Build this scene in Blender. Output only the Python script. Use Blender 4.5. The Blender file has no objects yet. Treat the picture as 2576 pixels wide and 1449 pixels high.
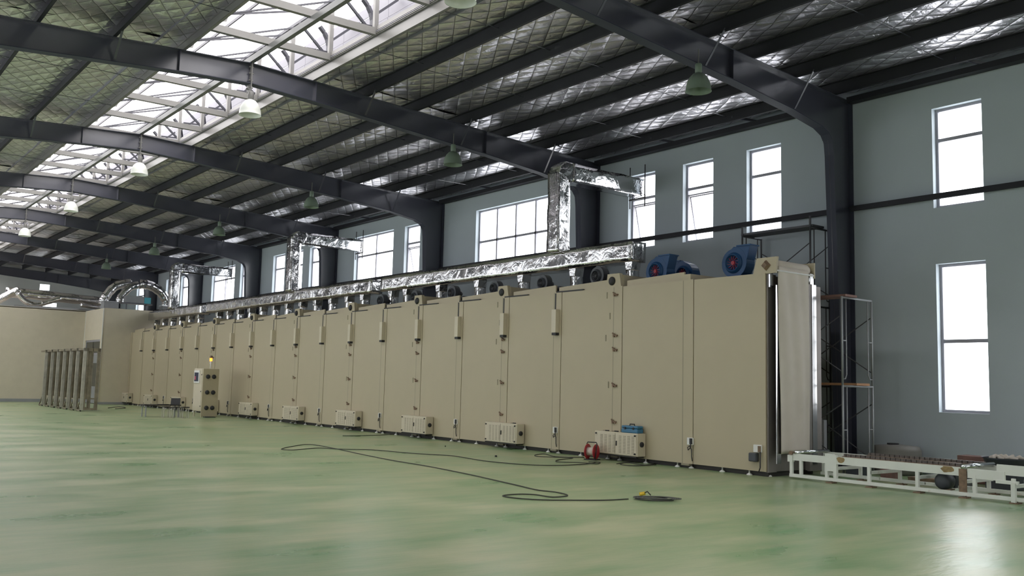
import bpy, bmesh, math, random
from mathutils import Vector, Matrix, noise
PI = math.pi
sc = bpy.context.scene
COL = sc.collection
rnd = random.Random(7)

# ------------------------------------------------------------------ camera
# world: x across the hall (towards the window wall), y along the hall, z up
F, YAW, PITCH, ROLL, EYE = 2336.42, math.radians(37.8865), math.radians(5.8861), math.radians(1.4317), 1.568
fw = Vector((math.sin(YAW) * math.cos(PITCH), math.cos(YAW) * math.cos(PITCH), math.sin(PITCH)))
rt = Vector((math.cos(YAW), -math.sin(YAW), 0.0))
up = rt.cross(fw)
rt2 = math.cos(ROLL) * rt + math.sin(ROLL) * up
up2 = -math.sin(ROLL) * rt + math.cos(ROLL) * up
cd = bpy.data.cameras.new('camera')
cd.sensor_width = 36.0
cd.lens = F / 2576 * 36.0
cd.clip_start, cd.clip_end = 0.1, 400
cam = bpy.data.objects.new('camera', cd)
COL.objects.link(cam)
M3 = Matrix((rt2, up2, -fw)).transposed()
cam.matrix_world = Matrix.Translation((0, 0, EYE)) @ M3.to_4x4()
sc.camera = cam

# ------------------------------------------------------------------ sky, light, exposure
sc.view_settings.view_transform = 'Standard'
sc.view_settings.look = 'None'
sc.view_settings.exposure = 0.0
sc.view_settings.gamma = 1.0
sc.view_settings.use_curve_mapping = False
SKY = 5.8
w = bpy.data.worlds.new('overcast_sky')
sc.world = w
w.use_nodes = True
bg = w.node_tree.nodes['Background']
bg.inputs['Color'].default_value = (1.0, 0.965, 0.96, 1)
bg.inputs['Strength'].default_value = SKY
cy = sc.cycles
cy.use_denoising = True
cy.max_bounces = 7
cy.diffuse_bounces = 4
cy.glossy_bounces = 3
cy.transmission_bounces = 3
cy.transparent_max_bounces = 8
cy.sample_clamp_indirect = 6
cy.caustics_reflective = False
cy.caustics_refractive = False


def portal(name, loc, rot, sx, sy):
    d = bpy.data.lights.new(name, 'AREA')
    d.shape = 'RECTANGLE'
    d.size, d.size_y = sx, sy
    d.energy = 1
    d.cycles.is_portal = True
    o = bpy.data.objects.new(name, d)
    o.location = loc
    o.rotation_euler = rot
    COL.objects.link(o)
    return o


# ------------------------------------------------------------------ materials
def nmat(name):
    m = bpy.data.materials.new(name)
    m.use_nodes = True
    nt = m.node_tree
    return m, nt, nt.nodes, nt.links, nt.nodes['Principled BSDF']


def mat(name, col, rough=0.6, metal=0.0, var=0.06, scale=3.0, bump=0.0, bscale=30.0, spec=0.5, dirt=None):
    """painted / plain surface with a little procedural variation"""
    m, nt, N, L, P = nmat(name)
    P.inputs['Roughness'].default_value = rough
    P.inputs['Metallic'].default_value = metal
    P.inputs['Specular IOR Level'].default_value = spec
    tc = N.new('ShaderNodeTexCoord')
    no = N.new('ShaderNodeTexNoise')
    no.inputs['Scale'].default_value = scale
    no.inputs['Detail'].default_value = 5
    L.new(tc.outputs['Object'], no.inputs['Vector'])
    cr = N.new('ShaderNodeValToRGB')
    cr.color_ramp.elements[0].position = 0.3
    cr.color_ramp.elements[1].position = 0.7
    cr.color_ramp.elements[0].color = tuple(c * (1 - var) for c in col[:3]) + (1,)
    cr.color_ramp.elements[1].color = tuple(min(1, c * (1 + var)) for c in col[:3]) + (1,)
    L.new(no.outputs['Fac'], cr.inputs['Fac'])
    out = cr.outputs['Color']
    if dirt:
        n2 = N.new('ShaderNodeTexNoise')
        n2.inputs['Scale'].default_value = dirt[1]
        n2.inputs['Detail'].default_value = 6
        L.new(tc.outputs['Object'], n2.inputs['Vector'])
        r2 = N.new('ShaderNodeValToRGB')
        r2.color_ramp.elements[0].position = dirt[2]
        r2.color_ramp.elements[1].position = min(1, dirt[2] + 0.12)
        L.new(n2.outputs['Fac'], r2.inputs['Fac'])
        mx = N.new('ShaderNodeMix')
        mx.data_type = 'RGBA'
        L.new(r2.outputs['Color'], mx.inputs['Factor'])
        L.new(out, mx.inputs['A'])
        mx.inputs['B'].default_value = tuple(dirt[0]) + (1,)
        out = mx.outputs['Result']
    L.new(out, P.inputs['Base Color'])
    if bump:
        n3 = N.new('ShaderNodeTexNoise')
        n3.inputs['Scale'].default_value = bscale
        L.new(tc.outputs['Object'], n3.inputs['Vector'])
        b = N.new('ShaderNodeBump')
        b.inputs['Strength'].default_value = bump
        b.inputs['Distance'].default_value = 0.02
        L.new(n3.outputs['Fac'], b.inputs['Height'])
        L.new(b.outputs['Normal'], P.inputs['Normal'])
    return m


def glow(name, col, s):
    m, nt, N, L, P = nmat(name)
    P.inputs['Base Color'].default_value = tuple(col) + (1,)
    P.inputs['Emission Color'].default_value = tuple(col) + (1,)
    P.inputs['Emission Strength'].default_value = s
    return m


def glassmat(name, trans, mixin, kind='ShaderNodeBsdfTranslucent', col=(0.9, 0.95, 1)):
    m, nt, N, L, P = nmat(name)
    N.remove(P)
    t = N.new('ShaderNodeBsdfTransparent')
    t.inputs['Color'].default_value = tuple(trans) + (1,)
    g = N.new(kind)
    g.inputs['Color'].default_value = tuple(col) + (1,)
    mx = N.new('ShaderNodeMixShader')
    mx.inputs['Fac'].default_value = mixin
    L.new(t.outputs[0], mx.inputs[1])
    L.new(g.outputs[0], mx.inputs[2])
    L.new(mx.outputs[0], N['Material Output'].inputs['Surface'])
    return m


def foilmat(name, col, rough, cscale, cstr, quilt=0.0):
    m, nt, N, L, P = nmat(name)
    P.inputs['Metallic'].default_value = 1.0
    P.inputs['Roughness'].default_value = rough
    tc = N.new('ShaderNodeTexCoord')
    geo = N.new('ShaderNodeNewGeometry')
    vec = geo.outputs['Position']
    no = N.new('ShaderNodeTexNoise')
    no.inputs['Scale'].default_value = cscale
    no.inputs['Detail'].default_value = 4
    no.inputs['Distortion'].default_value = 1.6
    L.new(vec, no.inputs['Vector'])
    b = N.new('ShaderNodeBump')
    b.inputs['Strength'].default_value = cstr
    b.inputs['Distance'].default_value = 0.05
    L.new(no.outputs['Fac'], b.inputs['Height'])
    nrm = b.outputs['Normal']
    basec = None
    if quilt:
        # diamond net pressed into the foil: two crossing families of creases
        sep = N.new('ShaderNodeSeparateXYZ')
        L.new(vec, sep.inputs[0])
        def fam(op):
            a = N.new('ShaderNodeMath'); a.operation = op
            k = N.new('ShaderNodeMath'); k.operation = 'MULTIPLY'; k.inputs[1].default_value = 0.62
            L.new(sep.outputs['Y'], k.inputs[0])
            L.new(sep.outputs['X'], a.inputs[0]); L.new(k.outputs[0], a.inputs[1])
            s = N.new('ShaderNodeMath'); s.operation = 'MULTIPLY'; s.inputs[1].default_value = 1 / 0.36
            L.new(a.outputs[0], s.inputs[0])
            p = N.new('ShaderNodeMath'); p.operation = 'PINGPONG'; p.inputs[1].default_value = 0.5
            L.new(s.outputs[0], p.inputs[0])
            return p.outputs[0]
        mn = N.new('ShaderNodeMath'); mn.operation = 'MINIMUM'
        L.new(fam('ADD'), mn.inputs[0]); L.new(fam('SUBTRACT'), mn.inputs[1])
        pw = N.new('ShaderNodeMath'); pw.operation = 'POWER'; pw.inputs[1].default_value = 0.45
        L.new(mn.outputs[0], pw.inputs[0])
        b2 = N.new('ShaderNodeBump')
        b2.inputs['Strength'].default_value = quilt
        b2.inputs['Distance'].default_value = 0.06
        L.new(pw.outputs[0], b2.inputs['Height'])
        L.new(nrm, b2.inputs['Normal'])
        nrm = b2.outputs['Normal']
        # thin wires of the net
        lt = N.new('ShaderNodeMath'); lt.operation = 'LESS_THAN'; lt.inputs[1].default_value = 0.025
        L.new(mn.outputs[0], lt.inputs[0])
        mx = N.new('ShaderNodeMix'); mx.data_type = 'RGBA'
        L.new(lt.outputs[0], mx.inputs['Factor'])
        mx.inputs['A'].default_value = tuple(col) + (1,)
        mx.inputs['B'].default_value = tuple(c * 0.35 for c in col) + (1,)
        L.new(mx.outputs['Result'], P.inputs['Base Color'])
    else:
        P.inputs['Base Color'].default_value = tuple(col) + (1,)
    L.new(nrm, P.inputs['Normal'])
    return m


def floormat():
    m, nt, N, L, P = nmat('green_epoxy_floor')
    geo = N.new('ShaderNodeNewGeometry')
    def mapped(sx, sy, rot):
        mp = N.new('ShaderNodeMapping')
        mp.inputs['Scale'].default_value = (sx, sy, 1)
        mp.inputs['Rotation'].default_value = (0, 0, rot)
        L.new(geo.outputs['Position'], mp.inputs['Vector'])
        return mp.outputs[0]
    def nz(vec, s, d, dist=0.0):
        n = N.new('ShaderNodeTexNoise')
        n.inputs['Scale'].default_value = s
        n.inputs['Detail'].default_value = d
        n.inputs['Distortion'].default_value = dist
        L.new(vec, n.inputs['Vector'])
        return n.outputs['Fac']
    a = nz(mapped(1, 1.6, 0.5), 0.55, 6)
    b = nz(mapped(0.8, 3.6, -0.75), 1.3, 5)
    ad = N.new('ShaderNodeMath'); ad.operation = 'MULTIPLY_ADD'
    L.new(b, ad.inputs[0]); ad.inputs[1].default_value = 0.45; L.new(a, ad.inputs[2])
    cr = N.new('ShaderNodeValToRGB')
    e = cr.color_ramp.elements
    e[0].position = 0.25; e[0].color = FLOOR_A
    e[1].position = 1.0; e[1].color = FLOOR_B
    L.new(ad.outputs[0], cr.inputs['Fac'])
    # fine grit
    g = nz(mapped(1, 1, 0), 60, 2)
    gm = N.new('ShaderNodeMix'); gm.data_type = 'RGBA'; gm.blend_type = 'MULTIPLY'
    gm.inputs['Factor'].default_value = 0.12
    L.new(cr.outputs['Color'], gm.inputs['A']); L.new(g, gm.inputs['B'])
    L.new(gm.outputs['Result'], P.inputs['Base Color'])
    r = N.new('ShaderNodeMapRange')
    r.inputs['To Min'].default_value = 0.20
    r.inputs['To Max'].default_value = 0.42
    L.new(a, r.inputs['Value'])
    L.new(r.outputs[0], P.inputs['Roughness'])
    P.inputs['Specular IOR Level'].default_value = 0.45
    bz = nz(mapped(1, 3.5, 0.65), 5.0, 3)
    bp = N.new('ShaderNodeBump')
    bp.inputs['Strength'].default_value = 0.10
    bp.inputs['Distance'].default_value = 0.03
    L.new(bz, bp.inputs['Height'])
    L.new(bp.outputs['Normal'], P.inputs['Normal'])
    return m


FLOOR_A = (0.02, 0.25, 0.065, 1)
FLOOR_B = (0.51, 0.515, 0.315, 1)
M = {}
M['floor'] = floormat()
M['wall'] = mat('pale_green_plaster', (0.52, 0.58, 0.62), 0.9, var=0.03, scale=0.8, bump=0.05)
M['reveal'] = M['wall']
M['wallw'] = mat('grey_white_plaster', (0.55, 0.56, 0.55), 0.9, var=0.03, scale=0.8)
M['steel'] = mat('dark_blue_grey_paint', (0.058, 0.060, 0.082), 0.30, var=0.08, scale=1.5, spec=0.7)
for _n in M['steel'].node_tree.nodes:
    if _n.type == 'BSDF_PRINCIPLED':
        _n.inputs['Coat Weight'].default_value = 0.65
        _n.inputs['Coat Roughness'].default_value = 0.16
M['steelc'] = mat('dull_blue_grey_paint', (0.052, 0.056, 0.080), 0.6, var=0.08, scale=1.5, spec=0.3)
M['purlin'] = mat('dark_purlin_paint', (0.030, 0.030, 0.036), 0.6, var=0.1, scale=1.5, spec=0.25)
M['steelw'] = mat('pale_grey_steel_paint', (0.20, 0.195, 0.185), 0.35, var=0.06, scale=2)  # paler grey for skylight members, ridge plates and lamp fittings
M['alu'] = mat('grey_window_frame', (0.38, 0.37, 0.41), 0.5, 0.2)
M['gear'] = mat('dark_opening_gear', (0.06, 0.06, 0.075), 0.5)
M['tube'] = mat('mid_grey_tube_paint', (0.13, 0.135, 0.13), 0.4)
M['glass'] = glassmat('window_glass', (0.92, 0.95, 0.97), 0.06, 'ShaderNodeBsdfGlossy', (0.9, 0.95, 1))
M['skysheet'] = glassmat('translucent_roof_sheet', (0.90, 0.90, 0.90), 0.25, 'ShaderNodeBsdfTranslucent', (0.92, 0.94, 0.96))
M['cladding'] = mat('white_ridged_cladding', (0.26, 0.255, 0.29), 0.5, var=0.05, scale=1)
M['foil'] = foilmat('silver_roof_insulation', (0.84, 0.82, 0.86), 0.34, 5.0, 0.4, quilt=0.55)
M['duct'] = foilmat('silver_duct_wrap', (0.74, 0.73, 0.74), 0.12, 2.6, 0.45)
M['cream'] = mat('cream_paint', (0.455, 0.395, 0.270), 0.45, var=0.025, scale=1.2)
M['cream2'] = mat('pale_cream_paint', (0.60, 0.54, 0.41), 0.4, var=0.03)
M['seam'] = mat('dark_cream_sealant', (0.30, 0.27, 0.19), 0.7)  # darker cream for joint beads, hinges, floor clips and louvre slots
M['black'] = mat('black_rubber', (0.022, 0.022, 0.024), 0.6)
M['plinth'] = mat('black_plinth_paint', (0.03, 0.025, 0.022), 0.6)
M['darkfan'] = mat('charcoal_fan_paint', (0.045, 0.05, 0.06), 0.45)
M['blue'] = mat('blue_fan_paint', (0.010, 0.055, 0.15), 0.4, var=0.15, spec=0.3)
M['bluebox'] = mat('blue_case_plastic', (0.04, 0.16, 0.28), 0.45)
M['red'] = mat('red_primer', (0.28, 0.012, 0.025), 0.5)
M['redreel'] = mat('red_reel_plastic', (0.42, 0.03, 0.04), 0.4)
M['stain'] = mat('stainless_steel', (0.60, 0.60, 0.60), 0.22, 1.0, var=0.03)
M['staind'] = mat('brushed_stainless_steel', (0.30, 0.275, 0.26), 0.55, 0.8, var=0.05)
M['cloth'] = mat('white_heat_cloth', (0.66, 0.60, 0.52), 0.8, var=0.05, scale=2)
M['white'] = mat('white_paint', (0.78, 0.78, 0.75), 0.45)
M['whiterust'] = mat('white_paint_with_rust', (0.74, 0.76, 0.70), 0.5, var=0.04, dirt=((0.30, 0.19, 0.08), 2.3, 0.66))
M['rust'] = mat('rusty_steel', (0.22, 0.15, 0.10), 0.8, var=0.3, scale=12)
M['scorch'] = mat('scorched_paint', (0.30, 0.21, 0.10), 0.7, var=0.35, scale=14)
M['chain'] = mat('dark_steel_chain', (0.12, 0.10, 0.09), 0.5, 0.6, var=0.3, scale=20)
M['chrome'] = mat('chrome_roller', (0.85, 0.87, 0.90), 0.12, 1.0, var=0.02)
M['scaf'] = mat('scaffold_tube_dark', (0.10, 0.10, 0.11), 0.6, 0.3)
M['scafl'] = mat('scaffold_tube_pale', (0.34, 0.35, 0.36), 0.5, 0.4)
M['wood'] = mat('orange_plank', (0.42, 0.22, 0.11), 0.8, var=0.2, scale=6)
M['woodr'] = mat('reddish_plank', (0.20, 0.11, 0.09), 0.8, var=0.2, scale=6)
M['shade'] = mat('white_enamel_shade', (0.80, 0.82, 0.76), 0.35)
M['shadeg'] = mat('frosted_shade', (0.20, 0.26, 0.20), 0.4)
M['panelw'] = mat('white_sandwich_panel', (0.62, 0.56, 0.44), 0.55, var=0.03)
M['screen'] = mat('grey_blue_screen', (0.05, 0.06, 0.10), 0.2)
M['pink'] = mat('pink_screen_keys', (0.4, 0.08, 0.12), 0.4)
M['lamp'] = glow('orange_beacon', (1.0, 0.22, 0.02), 4.0)
M['rack'] = mat('bronze_tinted_steel', (0.21, 0.18, 0.13), 0.5, 0.2, var=0.3, scale=4)
M['rackl'] = mat('bare_galvanised_steel', (0.45, 0.43, 0.38), 0.4, 0.5, var=0.2, scale=5)
M['cord'] = mat('dark_cable_rubber', (0.05, 0.05, 0.04), 0.7)
M['cordg'] = mat('dusty_grey_cable', (0.10, 0.10, 0.09), 0.8)
M['yellow'] = mat('yellow_plug', (0.75, 0.5, 0.03), 0.5)
M['teal'] = mat('teal_plastic', (0.08, 0.42, 0.50), 0.5)
M['tank'] = mat('cream_tank', (0.20, 0.19, 0.17), 0.6)
M['darkglass'] = mat('dark_door_glass', (0.04, 0.045, 0.045), 0.12)
M['fibre'] = mat('grey_pipe', (0.30, 0.31, 0.32), 0.5)


# ------------------------------------------------------------------ mesh helpers
class MB:
    def __init__(s):
        s.v = []; s.f = []

    def add(s, vs, fs):
        b = len(s.v)
        s.v += [tuple(v) for v in vs]
        s.f += [tuple(i + b for i in f) for f in fs]
        return s

    def box(s, x0, x1, y0, y1, z0, z1, mx=None):
        vs = [Vector((x, y, z)) for x in (x0, x1) for y in (y0, y1) for z in (z0, z1)]
        if mx is not None:
            vs = [mx @ v for v in vs]
        return s.add(vs, [(0, 1, 3, 2), (4, 6, 7, 5), (0, 4, 5, 1), (2, 3, 7, 6), (0, 2, 6, 4), (1, 5, 7, 3)])

    def bar(s, a, b, w=0.05, h=None, upv=(0, 0, 1)):
        a = Vector(a); b = Vector(b); h = h or w
        d = (b - a).normalized()
        u = Vector(upv)
        if abs(d.dot(u)) > 0.98:
            u = Vector((1, 0, 0))
        r = d.cross(u).normalized() * (w / 2)
        u = r.cross(d).normalized() * (h / 2)
        vs = [p + sx * r + su * u for p in (a, b) for sx, su in ((-1, -1), (1, -1), (1, 1), (-1, 1))]
        return s.add(vs, [(3, 2, 1, 0), (4, 5, 6, 7), (0, 1, 5, 4), (1, 2, 6, 5), (2, 3, 7, 6), (3, 0, 4, 7)])

    def tube(s, pts, r, n=8, caps=True):
        pts = [Vector(p) for p in pts]
        rs = r if isinstance(r, (list, tuple)) else [r] * len(pts)
        rings = []
        prev = None
        for i, p in enumerate(pts):
            d = ((pts[min(i + 1, len(pts) - 1)] - pts[max(i - 1, 0)])).normalized()
            if prev is None:
                u = Vector((0, 0, 1)) if abs(d.z) < 0.9 else Vector((1, 0, 0))
            else:
                u = prev
            x = d.cross(u).normalized(); u = x.cross(d).normalized(); prev = u
            rings.append([p + rs[i] * (math.cos(2 * PI * k / n) * x + math.sin(2 * PI * k / n) * u) for k in range(n)])
        vs = [v for R in rings for v in R]
        fs = []
        for i in range(len(pts) - 1):
            for k in range(n):
                a = i * n + k; b = i * n + (k + 1) % n
                fs.append((a, b, b + n, a + n))
        if caps:
            fs.append(tuple(range(n))[::-1]); fs.append(tuple(range((len(pts) - 1) * n, len(pts) * n)))
        return s.add(vs, fs)

    def lathe(s, prof, n=20, origin=(0, 0, 0), axis='z'):
        o = Vector(origin); vs = []; fs = []
        for r, h in prof:
            for k in range(n):
                a = 2 * PI * k / n; c, q = r * math.cos(a), r * math.sin(a)
                v = {'z': (c, q, h), 'x': (h, c, q), 'y': (q, h, c)}[axis]
                vs.append(o + Vector(v))
        for i in range(len(prof) - 1):
            for k in range(n):
                a = i * n + k; b = i * n + (k + 1) % n
                fs.append((a, b, b + n, a + n))
        if prof[0][0] > 1e-5: fs.append(tuple(range(n))[::-1])
        if prof[-1][0] > 1e-5: fs.append(tuple(range((len(prof) - 1) * n, len(prof) * n)))
        return s.add(vs, fs)

    def prism(s, poly, axis, a, b):
        """poly: 2D outline; axis: extrusion axis; a,b limits"""
        def P(u, v, t):
            return {'x': (t, u, v), 'y': (u, t, v), 'z': (u, v, t)}[axis]
        n = len(poly)
        vs = [P(u, v, a) for u, v in poly] + [P(u, v, b) for u, v in poly]
        fs = [tuple(range(n))[::-1], tuple(range(n, 2 * n))] + [(i, (i + 1) % n, (i + 1) % n + n, i + n) for i in range(n)]
        return s.add(vs, fs)

    def mesh(s, name, m, smooth=False):
        me = bpy.data.meshes.new(name)
        me.from_pydata(s.v, [], s.f)
        bm = bmesh.new(); bm.from_mesh(me)
        bmesh.ops.recalc_face_normals(bm, faces=bm.faces)
        bm.to_mesh(me); bm.free()
        me.materials.append(M[m] if isinstance(m, str) else m)
        if smooth:
            me.polygons.foreach_set('use_smooth', [True] * len(me.polygons))
        me.update()
        return me

    def build(s, name, m, parent=None, smooth=False, bev=0.0, loc=None):
        return link(name, s.mesh(name, m, smooth), parent, bev, loc)


def link(name, me, parent=None, bev=0.0, loc=None):
    o = bpy.data.objects.new(name, me)
    COL.objects.link(o)
    if parent is not None:
        o.parent = parent
        if loc is None:      # mesh is in world coordinates: undo the parent's offset
            o.matrix_parent_inverse = parent_inv(parent)
    if loc is not None:
        o.location = loc
    if bev:
        b = o.modifiers.new('edge', 'BEVEL')
        b.width = bev; b.segments = 2; b.limit_method = 'ANGLE'
    return o


def parent_inv(p):
    m = Matrix.Identity(4)
    q = p
    while q is not None:
        m = (q.matrix_parent_inverse @ q.matrix_basis) @ m
        q = q.parent
    return m.inverted()


def tag(o, label=None, cat=None, group=None, kind=None):
    if label: o['label'] = label
    if cat: o['category'] = cat
    if group: o['group'] = group
    if kind: o['kind'] = kind
    return o


def thing(name, label, cat, loc=(0, 0, 0), group=None, rz=0.0):
    o = bpy.data.objects.new(name, None)
    o.empty_display_size = 0.1
    COL.objects.link(o)
    o.location = loc
    o.rotation_euler = (0, 0, rz)
    return tag(o, label, cat, group)


def struct(name, loc=(0, 0, 0), label=None):
    o = bpy.data.objects.new(name, None)
    COL.objects.link(o)
    o.location = loc
    return tag(o, label, kind='structure')


def copy_tree(o, parent=None):
    c = o.copy()
    COL.objects.link(c)
    c.parent = parent
    if parent is not None:
        c.matrix_parent_inverse = o.matrix_parent_inverse.copy()
    for ch in list(o.children):
        copy_tree(ch, c)
    return c


def shared(name, me, parent, loc, rot=None, kind=None):
    """one more instance of a mesh, placed in the parent's own space"""
    o = bpy.data.objects.new(name, me)
    COL.objects.link(o)
    o.parent = parent
    o.location = loc
    if rot: o.rotation_euler = rot
    if kind: o['kind'] = kind
    return o


# ------------------------------------------------------------------ the hall
XW, XL = 18.0, -2.93          # window wall, opposite wall (inner faces)
YN, YF = -9.0, 67.3           # near and far end walls
Y0, BAY = 11.234, 8.0         # first portal frame in view, bay length
XR = 7.535                    # ridge line
FRAMES = list(range(-2, 8))
def ztop(x): return 8.405 - 0.05 * abs(x - XR)
PUR = 0.25                   # purlin height

fl = MB().add([(XL - .3, YN - .3, 0), (XW + .3, YN - .3, 0), (XW + .3, YF + .3, 0), (XL - .3, YF + .3, 0)], [(0, 1, 2, 3)]).build('floor', 'floor')
tag(fl, kind='structure')


def wall_holes(name, m, axis, face, thick, u0, u1, z0, z1, holes):
    """wall in the plane axis=face with rectangular openings; u is the other horizontal axis"""
    us = sorted({u0, u1, *[h[0] for h in holes], *[h[1] for h in holes]})
    zs = sorted({z0, z1, *[h[2] for h in holes], *[h[3] for h in holes]})
    def P(t, u, z): return (t, u, z) if axis == 'x' else (u, t, z)
    mb = MB()
    back = face + thick
    def hole(u, z): return any(h[0] < u < h[1] and h[2] < z < h[3] for h in holes)
    for a, b in zip(us, us[1:]):
        for c, d in zip(zs, zs[1:]):
            if not hole((a + b) / 2, (c + d) / 2):
                for t in (face, back):
                    mb.add([P(t, a, c), P(t, b, c), P(t, b, d), P(t, a, d)], [(0, 1, 2, 3)])
    for h in holes:
        for (a, c), (b, d) in (((h[0], h[2]), (h[1], h[2])), ((h[1], h[2]), (h[1], h[3])), ((h[1], h[3]), (h[0], h[3])), ((h[0], h[3]), (h[0], h[2]))):
            mb.add([P(face, a, c), P(face, b, d), P(back, b, d), P(back, a, c)], [(0, 1, 2, 3)])
    me = bpy.data.meshes.new(name)
    me.from_pydata(mb.v, [], mb.f)
    bm = bmesh.new(); bm.from_mesh(me)
    bmesh.ops.remove_doubles(bm, verts=bm.verts, dist=1e-4)
    bmesh.ops.recalc_face_normals(bm, faces=bm.faces)
    bm.to_mesh(me); bm.free()
    me.materials.append(M[m])
    o = bpy.data.objects.new(name, me)
    COL.objects.link(o)
    return tag(o, kind='structure')


# windows of the right-hand wall: (y0, y1, z0, z1, columns, transom height, open sash)
UZ0, UZ1, UT = 5.30, 7.35, 6.70
WIN = [(8.36, 9.36, UZ0, UZ1, 1, UT, 0), (8.36, 9.34, 1.22, 4.16, 1, 2.62, 0),
       (4.9, 5.9, UZ0, UZ1, 1, UT, 0), (4.9, 5.9, 1.22, 4.16, 1, 2.62, 0),
       (13.0, 13.99, UZ0, UZ1, 1, UT, 0), (15.02, 16.02, UZ0, UZ1, 1, UT, 1), (17.0, 18.0, UZ0, UZ1, 1, UT, 1),
       (21.2, 25.2, UZ0, UZ1, 4, 6.28, 0),
       (28.7, 29.78, UZ0, UZ1, 1, UT, 1), (30.6, 33.66, UZ0, UZ1, 2, 6.56, 0),
       (36.56, 37.8, UZ0, UZ1, 1, UT, 0), (38.5, 39.6, UZ0, UZ1, 1, UT, 0), (40.4, 41.72, UZ0, UZ1, 1, UT, 0),
       (44.57, 45.75, UZ0, UZ1, 1, UT, 0), (46.5, 49.75, UZ0, UZ1, 2, UT, 0),
       (52.35, 54.8, UZ0, UZ1, 2, UT, 0), (56.4, 57.5, UZ0, UZ1, 1, UT, 0), (60.5, 63.5, UZ0, UZ1, 2, UT, 0),
       (-2.0, -1.0, 1.22, 4.16, 1, 2.62, 0), (0.8, 1.8, 1.22, 4.16, 1, 2.62, 0), (-2.0, -1.0, UZ0, UZ1, 1, UT, 0), (0.8, 1.8, UZ0, UZ1, 1, UT, 0)]
WT = 0.26
wr = wall_holes('wall_right', 'wall', 'x', XW, WT, YN - .3, YF + .3, 0, 8.2, [(a, b, c, d) for a, b, c, d, *_ in WIN])
# opposite wall: unseen high and tall windows, more in the far bays to raise daylight there
WINL = []
for k in range(-3, 7):
    y = Y0 + BAY * k
    if y < YN: continue
    for o_ in ((1.0, 4.6) if k > 0 else (4.6,) if k > -2 else ()):
        WINL.append((y + o_, y + o_ + 2.5, 1.1, 4.2))
        WINL.append((y + o_, y + o_ + 2.5, UZ0, UZ1))
wl = wall_holes('wall_left', 'wall', 'x', XL, -WT, YN - .3, YF + .3, 0, 8.2, WINL)
DOORN = [(3.0, 6.5, 0.02, 3.6), (11.5, 14.5, 1.1, 4.2)]  # unseen openings behind the camera, sized for the daylight they admit
wn = wall_holes('wall_near', 'wall', 'y', YN, -WT, XL, XW, 0, 9.2, DOORN)
FARW = [(11.76, 12.5, 6.42, 6.54), (12.9, 13.5, 6.95, 7.35), (12.8, 14.0, 5.6, 6.15)]
wf = wall_holes('wall_far', 'wallw', 'y', YF, WT, XL, XW, 0, 9.2, FARW)
for a, b, z0, z1 in FARW:
    MB().box(a, b, YF + .12, YF + .13, z0, z1).build('pane', 'glass', wf)



def make_window(i, y0, y1, z0, z1, cols, tr, opened):
    wnd = struct('window_%d' % i, (XW + 0.17, (y0 + y1) / 2, z0))
    x0, x1 = XW + 0.14, XW + 0.20
    f = 0.055
    mb = MB()
    mb.box(x0, x1, y0, y0 + f, z0, z1).box(x0, x1, y1 - f, y1, z0, z1)
    mb.box(x0, x1, y0 + f, y1 - f, z0, z0 + f).box(x0, x1, y0 + f, y1 - f, z1 - f, z1)
    mb.box(x0, x1, y0 + f, y1 - f, tr - .035, tr + .035)
    for c in range(1, cols):
        y = y0 + (y1 - y0) * c / cols
        mb.box(x0, x1, y - .03, y + .03, z0 + f, z1 - f)
    mb.build('window_frame', 'alu', wnd)
    for c in range(cols):
        a = y0 + (y1 - y0) * c / cols + .03
        b = y0 + (y1 - y0) * (c + 1) / cols - .03
        MB().box(x0 + .028, x0 + .034, a, b, tr + .035, z1 - f).build('pane', 'glass', wnd)
        if not opened:
            MB().box(x0 + .028, x0 + .034, a, b, z0 + f, tr - .035).build('pane', 'glass', wnd)
    if opened:
        h = tr - .035 - .14
        sash = None
        mx = Matrix.Translation((x1 + .01, 0, h)) @ Matrix.Rotation(math.radians(-13), 4, 'Y') @ Matrix.Translation((-x1 - .01, 0, -h))
        s = MB()
        g = .035
        ya, yb = y0 + f, y1 - f
        for q in ((ya, ya + g, z0 + f, h), (yb - g, yb, z0 + f, h), (ya, yb, z0 + f, z0 + f + g), (ya, yb, h - g, h)):
            s.box(x1, x1 + .03, *q, mx=mx)
        so = s.build('sash', 'alu', wnd)
        MB().box(x1 + .01, x1 + .016, ya + g, yb - g, z0 + f + g, h - g, mx=mx).build('pane', 'glass', so)
        MB().box(x0, x1, y0 + f, y1 - f, h, h + .03).build('transom', 'alu', wnd)
        MB().box(x0 + .028, x0 + .034, y0 + .03, y1 - .03, h + .03, tr - .035).build('pane', 'glass', wnd)
    return wnd


for i, wdef in enumerate(WIN):
    make_window(i + 1, *wdef)
    y0, y1, z0, z1 = wdef[:4]
# panes of the left-hand wall
for i, (a, b, c, d) in enumerate(WINL):
    wnd = struct('window_%d' % (i + 1 + len(WIN)), (XL - .17, (a + b) / 2, c))
    mb = MB()
    x0, x1 = XL - .2, XL - .14
    for q in ((a, a + .05, c, d), (b - .05, b, c, d), (a, b, c, c + .05), (a, b, d - .05, d), ((a + b) / 2 - .03, (a + b) / 2 + .03, c, d)):
        mb.box(x0, x1, *q)
    mb.build('window_frame', 'alu', wnd)
    MB().box(x0 + .028, x0 + .034, a + .05, b - .05, c + .05, d - .05).build('pane', 'glass', wnd)

# light portals: they only tell the renderer where daylight enters
for (a, b, c, d, *_r) in WIN:
    portal('daylight_portal', (XW + WT + .05, (a + b) / 2, (c + d) / 2), (0, PI / 2, 0), d - c, b - a)
for k in range(-3, 7):
    y = Y0 + BAY * k
    if y < YN: continue
    portal('daylight_portal', (XL - WT - .05, y + 4.0, 4.2), (0, -PI / 2, 0), 6.4, 4.9)
portal('daylight_portal', (8.2, YN - WT - .05, 2.4), (PI / 2, 0, 0), 12.8, 4.9)

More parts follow.
